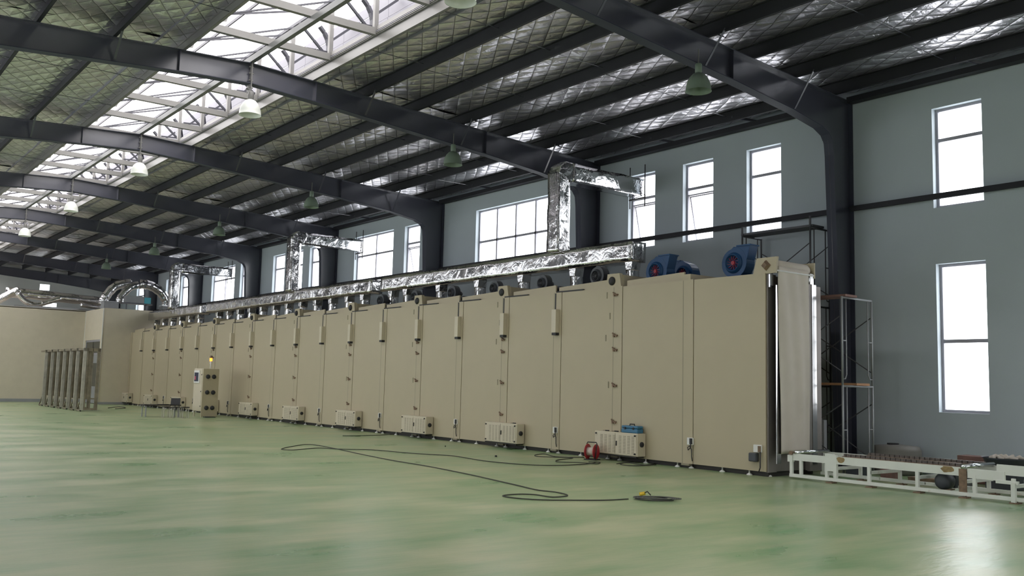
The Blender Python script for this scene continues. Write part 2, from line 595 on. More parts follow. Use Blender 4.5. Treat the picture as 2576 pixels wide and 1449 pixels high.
# rails along the window wall between the columns
for k in range(-1, 7):
    ya, yb = Y0 + BAY * k + .13, Y0 + BAY * (k + 1) - .13
    MB().box(17.80, 17.86, ya, yb, 5.44, 5.55).build('rail', 'purlin', wr)
    MB().box(17.72, 17.92, ya, yb, 7.82, 7.94).build('eave_beam', 'purlin', wr)
    for t in (0.28, 0.62):
        yy = ya + (yb - ya) * t
        MB().bar((17.82, yy, 7.94), (17.3, yy + .35, 8.02), 0.05).build('bracket', 'steel', wr)
for k in (0, 1, 2, 3):      # thin diagonal tie rods near the columns
    yc = Y0 + BAY * k
    if k in (2, 3):
        MB().tube([(17.7, yc + .2, 5.9), (17.7, yc + 1.2, 4.9)], 0.018, 6).build('tie_rod', 'steel', wr)

# ------------------------------------------------------------------ portal frames
def depth(d):
    pts = [(0, .45), (1.5, .46), (4, .53), (6.5, .60), (8.3, .69), (9.3, .80), (9.57, .90), (9.67, 1.03)]
    for (a, p), (b, q) in zip(pts, pts[1:]):
        if d <= b: return p + (q - p) * (d - a) / (b - a)
    return pts[-1][1]


def frame_half(sgn, ycol):
    """inner outline x,z going ridge -> knee -> column foot for one side"""
    ds = [0, 1.5, 3, 4, 5.5, 6.5, 7.5, 8.3, 9.0, 9.3, 9.5, 9.57, 9.65]
    top = [(XR + sgn * d, ztop(XR + sgn * d)) for d in (0, 1.5, 4, 6.5, 8.3, 10.43)]
    low = [(XR + sgn * d, ztop(XR + sgn * d) - depth(d)) for d in ds]
    col = [(XR + sgn * 9.68, 6.85), (XR + sgn * 9.71, 6.6), (XR + sgn * 9.98, 0.0)]
    return top, low, col


def portal_frame(k):
    yc = Y0 + BAY * k
    root = struct('steel_frame', (XR, yc, 0), 'dark painted steel portal frame spanning the hall')
    for sgn in (1, -1):
        top, low, col = frame_half(sgn, yc)
        web = top + [(XR + sgn * 10.43, 0.0)] + (low + col)[::-1]
        MB().prism(web, 'y', yc - .008, yc + .008).build('web', 'steel', root)
        def strip(pts, t, w=.11):
            mb = MB()
            for (xa, za), (xb, zb) in zip(pts, pts[1:]):
                mb.bar((xa, yc, za), (xb, yc, zb), 2 * w, t, upv=(0, 0, 1))
            return mb
        strip(top, .016).build('top_flange', 'steel', root)
        strip(low, .018).build('bottom_flange', 'steelc', root)
        mb = MB()
        pts = low[-1:] + col
        for (xa, za), (xb, zb) in zip(pts, pts[1:]):
            mb.add([(xa, yc - .11, za), (xa, yc + .11, za), (xb, yc + .11, zb), (xb, yc - .11, zb)], [(0, 1, 2, 3)])
        mb.build('column_inner_flange', 'steelc', root)
        MB().box(min(XR + sgn * 10.43, XR + sgn * 10.45), max(XR + sgn * 10.43, XR + sgn * 10.45), yc - .11, yc + .11, 0, ztop(XW)).build('column_outer_flange', 'steelc', root)
        for d in (1.55, 6.4):
            x = XR + sgn * d
            MB().box(x - .008, x + .008, yc - .1, yc + .1, ztop(x) - depth(d), ztop(x) - .01).build('stiffener', 'steel', root)
        for j in (1, 3, 5):
            x = XR + sgn * (1.445 + 1.387 * j)
            xb = x + sgn * .0
            for s2 in (-1,):
                MB().bar((x - .0, yc + s2 * .55, ztop(x) + .05), (x, yc + s2 * .08, ztop(x) - depth(abs(x - XR)) + .04), .045, .012).build('fly_brace', 'steel', root)
    MB().box(XR - .012, XR + .012, yc - .12, yc + .12, 7.78, 8.42).build('ridge_plate', 'steelw', root)
    bm = MB()
    for z in (7.86, 8.02, 8.18, 8.32):
        for s2 in (-1, 1):
            bm.tube([(XR - .05, yc + s2 * .07, z), (XR + .05, yc + s2 * .07, z)], .014, 6)
    o = bm.build('bolts', 'steelw', root)
    return root


for k in FRAMES:
    portal_frame(k)

# ------------------------------------------------------------------ roof: insulation sheets, purlins
ceil = struct('ceiling')
PX = [1.445 + 1.387 * j for j in range(7)]     # distances of purlins from the ridge


def foil_mesh(sgn, seed):
    """one bay of quilted foil between purlins, local y 0..BAY"""
    r = random.Random(seed)
    nx, ny = 112, 96
    x0, x1 = 1.40, 10.75
    vs = []; fs = []
    for i in range(nx + 1):
        d = x0 + (x1 - x0) * i / nx
        # sag between purlins, pinned at the purlins
        ph = ((d - 1.445) / 1.387) % 1.0
        pin = math.sin(PI * ph) ** 0.7 if d > 1.445 else 0
        for j in range(ny + 1):
            y = BAY * j / ny
            n = noise.noise(Vector((d * 1.3, y * 1.3, seed * 7.1)))
            n2 = noise.noise(Vector((d * 4.0, y * 3.0, seed * 3.3)))
            z = ztop(XR + d) + PUR + .012 - pin * (.035 + .035 * n + .018 * n2)
            vs.append((XR + sgn * d, y, z))
    for i in range(nx):
        for j in range(ny):
            a = i * (ny + 1) + j
            fs.append((a, a + 1, a + ny + 2, a + ny + 1))
    return MB().add(vs, fs).mesh('insulation_sheet', 'foil', True)


foils = {(s, v): foil_mesh(s, v + (5 if s > 0 else 0)) for s in (1, -1) for v in (0, 1)}
for k in range(-3, 7):
    for s in (1, -1):
        shared('insulation_sheet', foils[(s, k % 2)], ceil, (0, Y0 + BAY * k, 0))


def purlin_mesh(sgn, m):
    t, b = .012, .065
    mb = MB()
    mb.box(-t / 2, t / 2, 0, BAY, 0, PUR)
    mb.box(-b * (sgn < 0), b * (sgn > 0), 0, BAY, 0, t)
    mb.box(-b * (sgn > 0), b * (sgn < 0), 0, BAY, PUR - t, PUR)
    mb.box(*(sorted((sgn * b - sgn * t, sgn * b))), 0, BAY, 0, .025)
    return mb.mesh('purlin', m)


pm = {(s, c): purlin_mesh(s, c) for s in (1, -1) for c in ('purlin', 'steelw')}
for k in range(-3, 7):
    for s in (1, -1):
        for j, d in enumerate(PX):
            x = XR + s * d
            o = shared('purlin', pm[(s, 'steelw' if j == 0 else 'purlin')], ceil, (x, Y0 + BAY * k, ztop(x) + .008))
            if j == 0: o['label'] = 'pale purlin along the skylight edge'
        # sag rods between purlins
        for t in (2.7, 5.4):
            mb = MB()
            for j in range(6):
                xa, xb = XR + s * PX[j], XR + s * PX[j + 1]
                yy = Y0 + BAY * k + t
                mb.tube([(xa, yy + .1 * (j % 2), ztop(xa) + .06), (xb, yy + .1 * (j % 2), ztop(xb) + .14)], .008, 5)
            mb.build('sag_rods', 'steel', ceil)
# opaque deck over the foil (keeps daylight out)
for s in (1, -1):
    xa, xb = XR + s * 1.38, XR + s * 10.9
    MB().add([(xa, YN - .4, ztop(xa) + .30), (xb, YN - .4, ztop(xb) + .30), (xb, YF + .4, ztop(xb) + .30), (xa, YF + .4, ztop(xa) + .30)], [(0, 1, 2, 3)]).build('roof_deck', 'steel', ceil)
# ridge tube
for k in range(-3, 7):
    MB().box(XR - .05, XR + .05, Y0 + BAY * k, Y0 + BAY * (k + 1), 8.42, 8.55).build('ridge_tube', 'tube', ceil)

# ------------------------------------------------------------------ ridge ventilator with translucent roof
mon = struct('skylight', (XR, 0, 8.4))
ZB, ZT = 8.60, 9.75
XA, XB = XR - 1.95, XR + 1.95        # side cladding planes
YS, YE = YN - .3, YF + .3
for k in range(-1, 7):
    yb = Y0 + BAY * k
    for t in (1.0, 3.0, 5.0, 7.0):
        y = yb + t
        MB().box(XR - 1.44, XR + 1.44, y - .055, y + .055, 8.555, 8.70).build('cross_beam', 'steelw', mon)
        for s in (1, -1):
            MB().box(XR + s * 1.40 - .045, XR + s * 1.40 + .045, y - .045, y + .045, 8.6, ZT).build('post', 'steelw', mon)
            MB().bar((XR + s * 1.40, y, 9.0), (XR + s * 1.9, y, 9.45), .05, .05).build('strut', 'gear', mon)
        # fan of angle braces from a gusset
        MB().bar((XR - 1.05, y, 8.95), (XR + 1.3, y + .03, 9.70), .03, .04).build('brace', 'gear', mon)
        MB().bar((XR - 1.05, y, 8.95), (XR + 1.25, y - .9, 9.62), .03, .035).build('brace', 'gear', mon)
        MB().prism([(XR - 1.35, 8.75), (XR - .95, 8.82), (XR - .9, 9.0), (XR - 1.35, 9.1)], 'y', y - .01, y + .01).build('gusset', 'steelw', mon)
        # curved opening gear of the flap
        arc = []
        for q in range(7):
            a = math.radians(-35 + 85 * q / 6)
            arc.append((XR + .95 + .68 * math.cos(a), y + .55, 9.02 + .62 * math.sin(a)))
        mb = MB()
        for p, q in zip(arc, arc[1:]): mb.bar(p, q, .06, .11, upv=(0, 1, 0))
        mb.build('curved_arm', 'gear', mon)
        MB().bar((XR + .9, y + .55, 9.45), (XR + 1.62, y + .55, 8.82), .05).bar((XR + .95, y + .25, 8.80), (XR + 1.85, y + .25, 8.86), .035).build('lever', 'gear', mon)
        MB().bar((XR + 1.45, y + .1, 9.3), (XR + 1.9, y + 1.0, 8.72), .05, .04).build('brace', 'gear', mon)
for x, z, wd in ((XR + 1.22, ZT + .02, .07), (XR + .1, ZT + .10, .03)):
    MB().box(x - wd / 2, x + wd / 2, YS, YE, z - .04, z + .03).build('roof_bar', 'gear', mon)
# translucent sheets, one per module
y = YS
i = 0
while y < YE - .1:
    y2 = min(y + 2.0, YE)
    MB().add([(XA, y, ZT + .02), (XR, y, ZT + .16), (XR, y2 - .02, ZT + .16), (XA, y2 - .02, ZT + .02)], [(0, 1, 2, 3)]).build('translucent_sheet', 'skysheet', mon)
    MB().add([(XR, y, ZT + .16), (XR + 1.25, y, ZT + .06), (XR + 1.25, y2 - .02, ZT + .06), (XR, y2 - .02, ZT + .16)], [(0, 1, 2, 3)]).build('translucent_sheet', 'skysheet', mon)
    # fluted strip above the right flap
    mb = MB()
    n = 12
    for q in range(n):
        a = y + (y2 - y) * q / n
        b = y + (y2 - y) * (q + .5) / n
        c = y + (y2 - y) * (q + 1) / n
        mb.add([(XR + 1.25, a, ZT + .06), (XR + 1.25, b, ZT + .10), (XB, b, ZT + .04), (XB, a, ZT)], [(0, 1, 2, 3)])
        mb.add([(XR + 1.25, b, ZT + .10), (XR + 1.25, c, ZT + .06), (XB, c, ZT), (XB, b, ZT + .04)], [(0, 1, 2, 3)])
    mb.build('fluted_sheet', 'skysheet', mon)
    for s, x in ((1, XB), (-1, XA)):
        nb = 5
        for q in range(nb):
            z0 = ZB - .12 + (ZT - ZB + .10) * q / nb
            z1 = ZB - .12 + (ZT - ZB + .10) * (q + 1) / nb
            MB().box(x - .01 + s * .012 * (q % 2), x + .01 + s * .012 * (q % 2), y, y2 - .015, z0 + .008, z1 - .008).build('cladding_panel', 'cladding', mon)
    y += 2.0
    i += 1
for s in (1, -1):
    xa = XR + s * 1.38
    MB().box(min(xa, XR + s * 1.97), max(xa, XR + s * 1.97), YS, YE, 8.61, 8.625).build('gutter', 'cladding', mon)
    MB().box(min(XR + s * 1.40, XR + s * 1.46), max(XR + s * 1.40, XR + s * 1.46), YS, YE, 8.56, 8.74).build('curb', 'steelw', mon)
portal('daylight_portal', (XR, (YS + YE) / 2, ZT + .3), (0, 0, 0), 3.9, YE - YS)


# ------------------------------------------------------------------ hanging lamps
def make_lamp(kind):
    root = thing('pendant_lamp', 'x', 'lamp')
    R = .235
    prof = [(.05, 0.16), (.11, .13), (.165, .07), (.205, -.01), (.228, -.10), (R, -.18), (R + .008, -.19), (R, -.185), (.222, -.10), (.198, -.01), (.155, .065), (.1, .118), (.0, .13)]
    MB().lathe(prof, 28).build('lamp_shade', kind, root, True)
    MB().lathe([(.0, .34), (.05, .34), (.065, .32), (.065, .18), (.05, .15), (0, .15)], 16).build('ballast_housing', 'steelw' if kind == 'shade' else 'shadeg', root, True)
    MB().tube([(0, 0, .34), (0, 0, .62)], .012, 8).build('hanging_rod', 'steelw', root)
    MB().lathe([(0, .05), (.05, .03), (.06, -.04), (.035, -.1), (0, -.11)], 14).build('bulb', 'white', root, True)
    return root


nth = ['nearest', 'second', 'third', 'fourth', 'fifth', 'sixth', 'seventh']
lampA = make_lamp('shade'); lampB = make_lamp('shadeg')
for k in range(0, 6):
    o = lampA if k == 0 else copy_tree(lampA)
    o.location = (XR, Y0 + BAY * k - .12, 7.42)
    tag(o, '%s white bell lamp hanging under the bright ridge skylight' % nth[k], 'lamp', 'bell lamps along the ridge')
for k in range(0, 6):
    o = lampB if k == 0 else copy_tree(lampB)
    o.location = (12.86, Y0 + BAY * k - .15, 7.20)
    tag(o, '%s grey green bell lamp hanging on the window side above the cream machine' % nth[k], 'lamp', 'bell lamps on the window side')

# ------------------------------------------------------------------ far partition room
part = struct('wall_partition', (12.78, 50.6, 0))
PH = 4.93
MB().box(XL, 12.78, 54.2, 54.3, 0, PH).build('front_panel', 'panelw', part)
MB().box(12.88, XW, 50.6, 50.7, 0, PH).build('side_panel', 'panelw', part)
mb = MB()
mb.box(12.78, 12.88, 50.6, 50.95, 0, PH).box(12.78, 12.88, 53.9, 54.2, 0, PH).box(12.78, 12.88, 50.95, 53.9, 3.32, PH)
mb.build('return_panel', 'panelw', part)
MB().box(XL, 12.88, 54.2, 62, PH - .04, PH + .02).build('roof_panel', 'panelw', part)
MB().box(12.88, XW, 50.7, 62, PH - .04, PH + .02).build('roof_panel', 'panelw', part)
MB().box(12.76, 12.80, 54.16, 54.2, 0, PH).box(12.74, 12.78, 50.56, 50.6, 0, PH).build('corner_trim', 'white', part)
MB().box(XL, 12.78, 54.16, 54.2, 0, .16).build('skirting', 'fibre', part)
MB().box(12.74, XW, 50.56, 50.6, 0, .12).build('skirting', 'fibre', part)
dr = struct('door_1', (12.83, 52.4, 0))
mb = MB()
mb.box(12.80, 12.86, 50.95, 51.03, 0, 3.32).box(12.80, 12.86, 53.82, 53.9, 0, 3.32).box(12.80, 12.86, 51.03, 53.82, 3.22, 3.32).box(12.80, 12.86, 51.03, 53.82, 2.55, 2.63).box(12.80, 12.86, 52.38, 52.46, 0, 2.55)
mb.build('door_frame', 'alu', dr)
for a, b in ((51.03, 52.38), (52.46, 53.82)):
    MB().box(12.82, 12.84, a, b, 2.63, 3.22).build('pane', 'darkglass', dr)
    lf = MB().box(12.81, 12.85, a, b, .03, 2.55).build('door_leaf', 'fibre', dr)
    MB().box(12.795, 12.815, a + .25, b - .25, .9, 2.1).build('pane', 'darkglass', lf)
    MB().bar((12.78, b - .12, 1.1), (12.78, b - .12, 1.35), .03).build('handle', 'chrome', lf)

# ------------------------------------------------------------------ the long cream drying machine
XM, HM, YM, XBK = 14.234, 3.729, 10.60, 15.72
NP = 20
oven = thing('drying_oven', 'very long cream panelled drying machine running along the window wall', 'machine', (XM + .75, YM, 0))
YMF = YM + 2.0 * NP
MB().box(XM + .045, XBK, YM + .05, YMF, .10, HM - .03).build('housing', 'cream', oven)
MB().box(XM + .06, XBK - .05, YM + .03, YMF, .0, .085).build('plinth', 'plinth', oven)
pan = MB().box(-.035, .035, .0, 1.715, .09, HM).mesh('side_panel', 'cream')
pil = MB().box(-.045, .04, .0, .25, .09, HM + .012).mesh('joint_strip', 'cream')
bead = MB().box(-.012, .02, -.012, .012, .09, HM).mesh('joint_bead', 'seam')
lbox = MB().box(-.13, 0, -.075, .075, 2.78, 3.32).mesh('cover_box', 'cream2')
lbu = MB().box(-.12, .0, -.07, .07, 2.72, 2.78).mesh('dark_underside', 'black')  # black block gives the cover box its dark underside
slotm = MB().box(-.004, .03, -.022, .022, 3.32, HM - .02).box(-.004, .05, -.95, -.02, HM - .005, HM + .025).mesh('slot_shade_and_seal', 'black')  # black stands in for shade inside the open slot; top arm is a seal
latch = MB().box(-.04, .0, -.10, .04, -.012, .012).box(-.055, -.03, -.02, .02, -.04, .04).bar((-.05, -.10, -.03), (-.05, .03, .05), .025).mesh('latch', 'rust')
sliv = MB().box(-.01, .0, -.012, .012, -.07, .07).mesh('hinge', 'seam')
brk = MB().prism([(-.16, -.01), (.32, -.01), (.27, .30), (-.10, .30)], 'x', -.03, .06).mesh('bearing_bracket', 'cream')
bear = MB().lathe([(0, -.07), (.05, -.07), (.075, -.05), (.095, -.03), (.095, 0)], 18, axis='x').mesh('bearing', 'black', True)
lid = MB().prism([(-.03, -.01), (1.6, -.01), (1.6, .13), (-.03, .19)], 'x', .06, .10).mesh('top_rim', 'cream')
foot = MB().lathe([(0, 0), (.055, 0), (.055, .012), (.02, .035), (.014, .04), (.014, .09), (0, .09)], 12).mesh('levelling_foot', 'white', True)
gl = MB().box(-.05, .02, -.10, .10, .055, .09).mesh('floor_clip', 'seam')
px = oven.location
def onoven(name, me, x, y, z=0.0):
    return shared(name, me, oven, (x - px[0], y - px[1], z))
for k in range(NP):
    y = YM + 2.0 * k
    last = (k == NP - 1)
    onoven('side_panel', pan, XM, y + .012 + (.0 if k else 0), 0)
    # joint strip sits on the far side of every joint
    onoven('joint_strip', pil, XM, y + 2.0 - .262 + .0, 0)
for k in range(1, NP + 1):
    y = YM + 2.0 * k
    if k < NP:
        onoven('joint_bead', bead, XM - .03, y, 0)
        if k != 1:
            onoven('cover_box', lbox, XM - .03, y - .12 + (.0), 0) if k > 2 else None
            if k > 2:
                onoven('dark_underside', lbu, XM - .03, y - .12)
                onoven('slot_shade_and_seal', slotm, XM - .045, y - .05)
        if k % 2 == 0:
            for z in (3.56, 2.67, 2.36, 1.59, .81):
                if k > 2 and z > 3: continue
                onoven('latch', latch, XM - .03, y - .04, z)
            for dy, z in ((.32, 3.56), (.22, 3.1), (.34, 2.62), (.24, 1.60)):
                onoven('hinge', sliv, XM - .035, y + dy - .1, z)
            onoven('bearing_bracket', brk, XM, y - .05, HM)
            onoven('bearing', bear, XM - .02, y + .07, HM + .14)
        onoven('top_rim', lid, XM, y + .35 if k % 2 == 0 else y + .1, HM)
    onoven('floor_clip', gl, XM - .03, y - .1)
    for dy in (-.18, .18, 1.05):
        if y + dy < YMF: onoven('levelling_foot', foot, XM + .02, y + dy)
for dy in (.06, .42, 1.05): onoven('levelling_foot', foot, XM + .02 + (.1 if dy < .1 else 0), YM + dy)
# axle covers that cross the roof of the machine at every second joint
for k in range(2, NP, 2):
    y = YM + 2.0 * k
    MB().prism([(y - .20, HM), (y + .22, HM), (y + .20, HM + .27), (y - .18, HM + .27)], 'x', XM + .06, XBK).build('axle_cover', 'cream', oven)
MB().prism([(YM + 1.85, HM), (YM + 2.08, HM), (YM + 2.08, HM + .13), (YM + 1.85, HM + .13)], 'x', XM, XBK).build('axle_cover', 'cream', oven)
# near end: stainless corner channels, curtain, rollers
def onend(name, mb, m, smooth=False, bev=0): return mb.build(name, m, oven, smooth, bev)
onend('corner_post', MB().box(XM - .0, XM + .24, YM - .02, YM + .04, .08, HM - .02), 'staind')
onend('corner_post', MB().box(15.30, 15.385, YM - .16, YM - .10, .08, HM - .10).box(15.385, 15.72, YM - .14, YM + .0, .08, HM - .15), 'staind')
onend('edge_guide', MB().prism([(14.275, YM - .170), (14.43, YM - .152), (14.43, YM - .142), (14.275, YM - .160)], 'z', .25, 3.50), 'stain')
onend('edge_guide', MB().box(15.39, 15.53, YM - .17, YM - .155, .2, 3.60), 'stain')
onend('guide_cap', MB().box(14.19, 14.30, YM - .10, YM - .07, 3.46, 3.70), 'stain')
onend('guide_cap', MB().box(15.31, 15.42, YM - .19, YM - .165, 3.60, 3.80), 'stain')
onend('end_bracket', MB().prism([(YM - .20, HM - .01), (YM + .30, HM - .01), (YM + .22, HM + .29), (YM - .24, HM + .29)], 'x', XM - .02, XM + .03), 'cream')
onend('end_bracket', MB().prism([(YM - .20, HM - .01), (YM + .25, HM - .01), (YM + .2, HM + .29), (YM - .2, HM + .29)], 'x', 15.42, 15.46), 'cream')
onend('bearing', MB().lathe([(0, -.07), (.06, -.07), (.085, -.04), (.10, 0)], 4, (XM - .02, YM, HM + .14), 'x'), 'rust')
onend('cloth_roller', MB().lathe([(0, 0), (.12, 0), (.12, 1.04), (.10, 1.08), (0, 1.08)], 24, (XM + .06, YM - .05, HM + .14), 'x'), 'cloth', True)
onend('tension_rod', MB().tube([(XM + .03, YM - .19, HM + .04), (15.42, YM - .19, HM + .04)], .016, 10), 'white')
mb = MB()
nx, nz = 22, 44
vs = []
for i in range(nx + 1):
    for j in range(nz + 1):
        u = i / nx; v = j / nz
        x = 14.375 + (15.29 - 14.375) * u
        z = HM + .13 - (HM + .13 - .42) * v
        bulge = .05 * math.sin(PI * u) * math.sin(PI * min(1, v * 1.1)) + .018 * math.sin(u * 9 + v * 3) * v + .012 * math.sin(u * 17 - v * 5)
        vs.append((x - .02 * (1 - v) * 5 * (1 if u < .5 else 0) * (.5 - u), YM - .175 - bulge, z))
fs = []
for i in range(nx):
    for j in range(nz):
        a = i * (nz + 1) + j
        fs.append((a, a + 1, a + nz + 2, a + nz + 1))
cur = mb.add(vs, fs).build('curtain', 'cloth', oven, True)
s_ = cur.modifiers.new('thick', 'SOLIDIFY'); s_.thickness = .006
onend('end_plate', MB().box(XM + .24, 15.70, YM - .0, YM + .05, .09, HM - .05), 'staind')

# ------------------------------------------------------------------ louvred boxes along its foot
def make_lbox():
    root = thing('louvred_box', 'x', 'electrical box')
    D, W_, H_ = .235, 1.28, .47          # depth x, length y, height z ; origin = near bottom corner on machine face
    MB().box(-D, 0, 0, W_, 0, H_).build('case', 'cream2', root, bev=.006)
    for a, b in ((.03, W_ / 2 - .006), (W_ / 2 + .006, W_ - .03)):
        door = MB().box(-D - .012, -D, a, b, .02, H_ - .02).build('door', 'cream2', root)
    mb = MB()
    for c in range(8):
        yy = .12 + c * .125 + (.06 if c > 3 else 0) + .0
        for r_ in range(12):
            z = .055 + r_ * .031
            mb.box(-D - .018, -D - .010, yy - .035, yy + .035, z - .0055, z + .0055)
    o = mb.build('louvre_slots', 'seam', door); o['kind'] = 'stuff'
    for yy in (.06, W_ - .06):
        for z in (.05, H_ - .05):
            MB().lathe([(0, -.03), (.018, -.03), (.018, 0)], 10, (-D - .005, yy, z), 'x').build('lock', 'black', root)
    MB().box(-D - .03, -D - .012, W_ / 2 - .05, W_ / 2 - .03, .19, .29).build('handle', 'black', door)
    MB().lathe([(0, -.03), (.035, -.03), (.055, -.02), (.055, 0)], 18, (-D * .5, 0, H_ * .52), 'y').build('round_vent', 'black', root, True)
    MB().box(-D + .02, 0, .05, W_ + .02, -.03, 0).build('under_tray', 'plinth', root)
    return root


lb = make_lbox()
lbl = ['louvred cream box with the blue toolbox on it, at the machine foot', 'second louvred cream box from the near end of the machine',
       'third louvred cream box from the near end of the machine', 'fourth louvred cream box from the near end of the machine',
       'fifth louvred cream box from the near end of the machine', 'sixth louvred cream box from the near end, beside the control cabinet',
       'louvred cream box just behind the control cabinet', 'louvred cream box behind the laptop table', 'louvred cream box left of the laptop table',
       'last louvred cream box, by the white partition']
for j in range(10):
    o = lb if j == 0 else copy_tree(lb)
    o.location = (XM - .05, 13.60 + 4.0 * j, .14)
    tag(o, lbl[j], 'electrical box', 'louvred boxes at the machine foot')

tb = thing('toolbox', 'blue plastic toolbox lying on the nearest louvred box', 'toolbox', (XM - .16, 13.88, .61))
MB().box(-.09, .09, -.24, .24, .0, .09).build('tray', 'bluebox', tb, bev=.02, loc=(0, 0, 0))
tlid = MB().box(-.088, .088, -.235, .235, .092, .15).build('lid', 'bluebox', tb, bev=.02, loc=(0, 0, 0))
MB().tube([(0, -.07, .15), (0, -.06, .18), (0, .06, .18), (0, .07, .15)], .012, 8).build('handle', 'black', tlid, loc=(0, 0, 0))
for yy in (-.12, .12):
    MB().box(-.1, -.085, yy - .02, yy + .02, .07, .12).build('catch', 'black', tb, loc=(0, 0, 0))
for yy, lab in ((14.34, 'small black tool on the nearest louvred box beside the blue toolbox'), (14.62, 'small black tool near the far corner of the nearest louvred box'), (17.85, 'small black tool lying on the second louvred box')):
    o = thing('hand_tool', lab, 'tool', (XM - .2, yy, .61))
    MB().tube([(0, -.09, .012), (0, .02, .012)], .012, 8).build('grip', 'black', o, loc=(0, 0, 0))
    MB().tube([(0, .02, .012), (0, .10, .012)], .005, 6).build('blade', 'chain', o, loc=(0, 0, 0))

# ------------------------------------------------------------------ sockets with hanging cables
def make_socket():
    root = thing('wall_socket', 'x', 'socket')
    MB().box(-.045, 0, -.075, .075, -.07, .07).build('box', 'white', root, bev=.008)
    MB().box(-.07, -.045, -.065, -.01, -.05, .06).build('plug', 'black', root)
    MB().tube([(-.06, -.03, -.05), (-.06, -.035, -.12), (-.06, .03, -.17), (-.05, .05, -.12), (-.05, .0, -.09), (-.05, -.05, -.16), (-.05, -.055, -.30), (-.03, -.055, -.38)], .010, 6).build('cable', 'black', root, True)
    return root


so = make_socket()
ps = [(12.38, .53), (16.45, .53), (20.5, .53), (24.5, .53), (28.5, .53), (32.6, .53), (36.6, .53), (40.6, .53), (44.6, .53)]
for j, (y, z) in enumerate(ps):
    o = so if j == 0 else copy_tree(so)
    o.location = (XM - .035, y, z)
    tag(o, 'white socket with a dangling black cable, %s from the near end of the machine' % (['second', 'third', 'fourth', 'fifth', 'sixth', 'seventh', 'eighth', 'ninth', 'tenth'][j]), 'socket', 'sockets on the cream machine')
o = thing('wall_socket', 'socket at the near corner of the machine with a black connector box below it', 'socket', (XM - .035, 10.76, .50), 'sockets on the cream machine')
MB().box(-.045, 0, -.075, .10, -.07, .07).build('box', 'white', o, bev=.008, loc=(0, 0, 0))
MB().box(-.07, -.045, -.07, -.02, -.06, .05).build('plug', 'rust', o, loc=(0, 0, 0))
MB().box(-.10, 0, .0, .17, -.24, -.08).build('connector_box', 'darkfan', o, bev=.02, loc=(0, 0, 0))
MB().tube([(-.05, -.06, -.05), (-.05, -.06, -.34), (-.04, -.02, -.42)], .012, 6).build('cable', 'black', o, True, loc=(0, 0, 0))

# ------------------------------------------------------------------ blowers on the roof of the machine
def blower(name, label, group, loc, s, m, inner, mirror=1, turn=0.0, outlet=True):
    root = thing(name, label, 'fan', loc, group, turn)
    n = 30
    pts = []
    # scroll outline in y,z around (0, .30)
    cz = .32 * s
    for i in range(n + 1):
        a = math.radians(90 + 360 * i / n) if mirror > 0 else math.radians(90 - 360 * i / n)
        r = (.325 - .04 * (i / n)) * s
        pts.append((r * math.cos(a), cz + r * math.sin(a)))
    pts = [(p, q) for p, q in pts]
    # outlet mouth: rises at the top and points to -y (to +y when mirrored)
    e = -mirror
    out = [(e * .29 * s, cz + .10 * s), (e * .38 * s, cz + .33 * s), (e * .10 * s, cz + .33 * s)]
    hs = MB().prism(pts[:-1], 'x', -.13 * s, .13 * s)
    if outlet: hs.prism([(e * .0, cz + .20 * s), (e * .06 * s, cz + .33 * s), (e * .40 * s, cz + .33 * s), (e * .315 * s, cz + .04 * s)], 'x', -.128 * s, .128 * s)
    hs.build('scroll_housing', m, root, loc=(0, 0, 0), bev=.006)
    MB().lathe([(.21 * s, .0), (.21 * s, -.012), (.18 * s, -.02), (.175 * s, -.05), (.165 * s, -.06), (.155 * s, -.05), (.155 * s, -.004)], 26, (-.13 * s, 0, cz), 'x').build('inlet_ring', m, root, True, loc=(0, 0, 0))
    imp = MB().lathe([(.155 * s, -.002), (.05 * s, -.004), (.04 * s, -.03), (0, -.035)], 22, (-.13 * s, 0, cz), 'x')
    for q in range(12):
        a = 2 * PI * q / 12
        imp.bar((-.13 * s - .012, .06 * s * math.cos(a), cz + .06 * s * math.sin(a)), (-.13 * s - .012, .135 * s * math.cos(a + .3), cz + .135 * s * math.sin(a + .3)), .006, .03, upv=(1, 0, 0))
    imp.build('impeller', inner, root, loc=(0, 0, 0))
    MB().lathe([(.0, 0), (.10 * s, 0), (.10 * s, .20 * s), (.085 * s, .26 * s), (0, .26 * s)], 20, (.14 * s, 0, cz), 'x').build('motor', m, root, True, loc=(0, 0, 0))
    MB().box(.0, .38 * s, -.16 * s, .16 * s, 0, .04 * s).box(.16 * s, .34 * s, -.1 * s, .1 * s, .03 * s, cz - .09 * s).build('motor_stand', m, root, loc=(0, 0, 0))
    x0, x1 = sorted((e * .08 * s, e * .41 * s))
    if outlet: MB().box(-.15 * s, .15 * s, x0, x1, cz + .32 * s, cz + .345 * s).build('outlet_flange', m, root, loc=(0, 0, 0))
    MB().box(-.13 * s, .13 * s, -.24 * s, .24 * s, 0, .06 * s).build('base_plate', m, root, loc=(0, 0, 0))
    return root


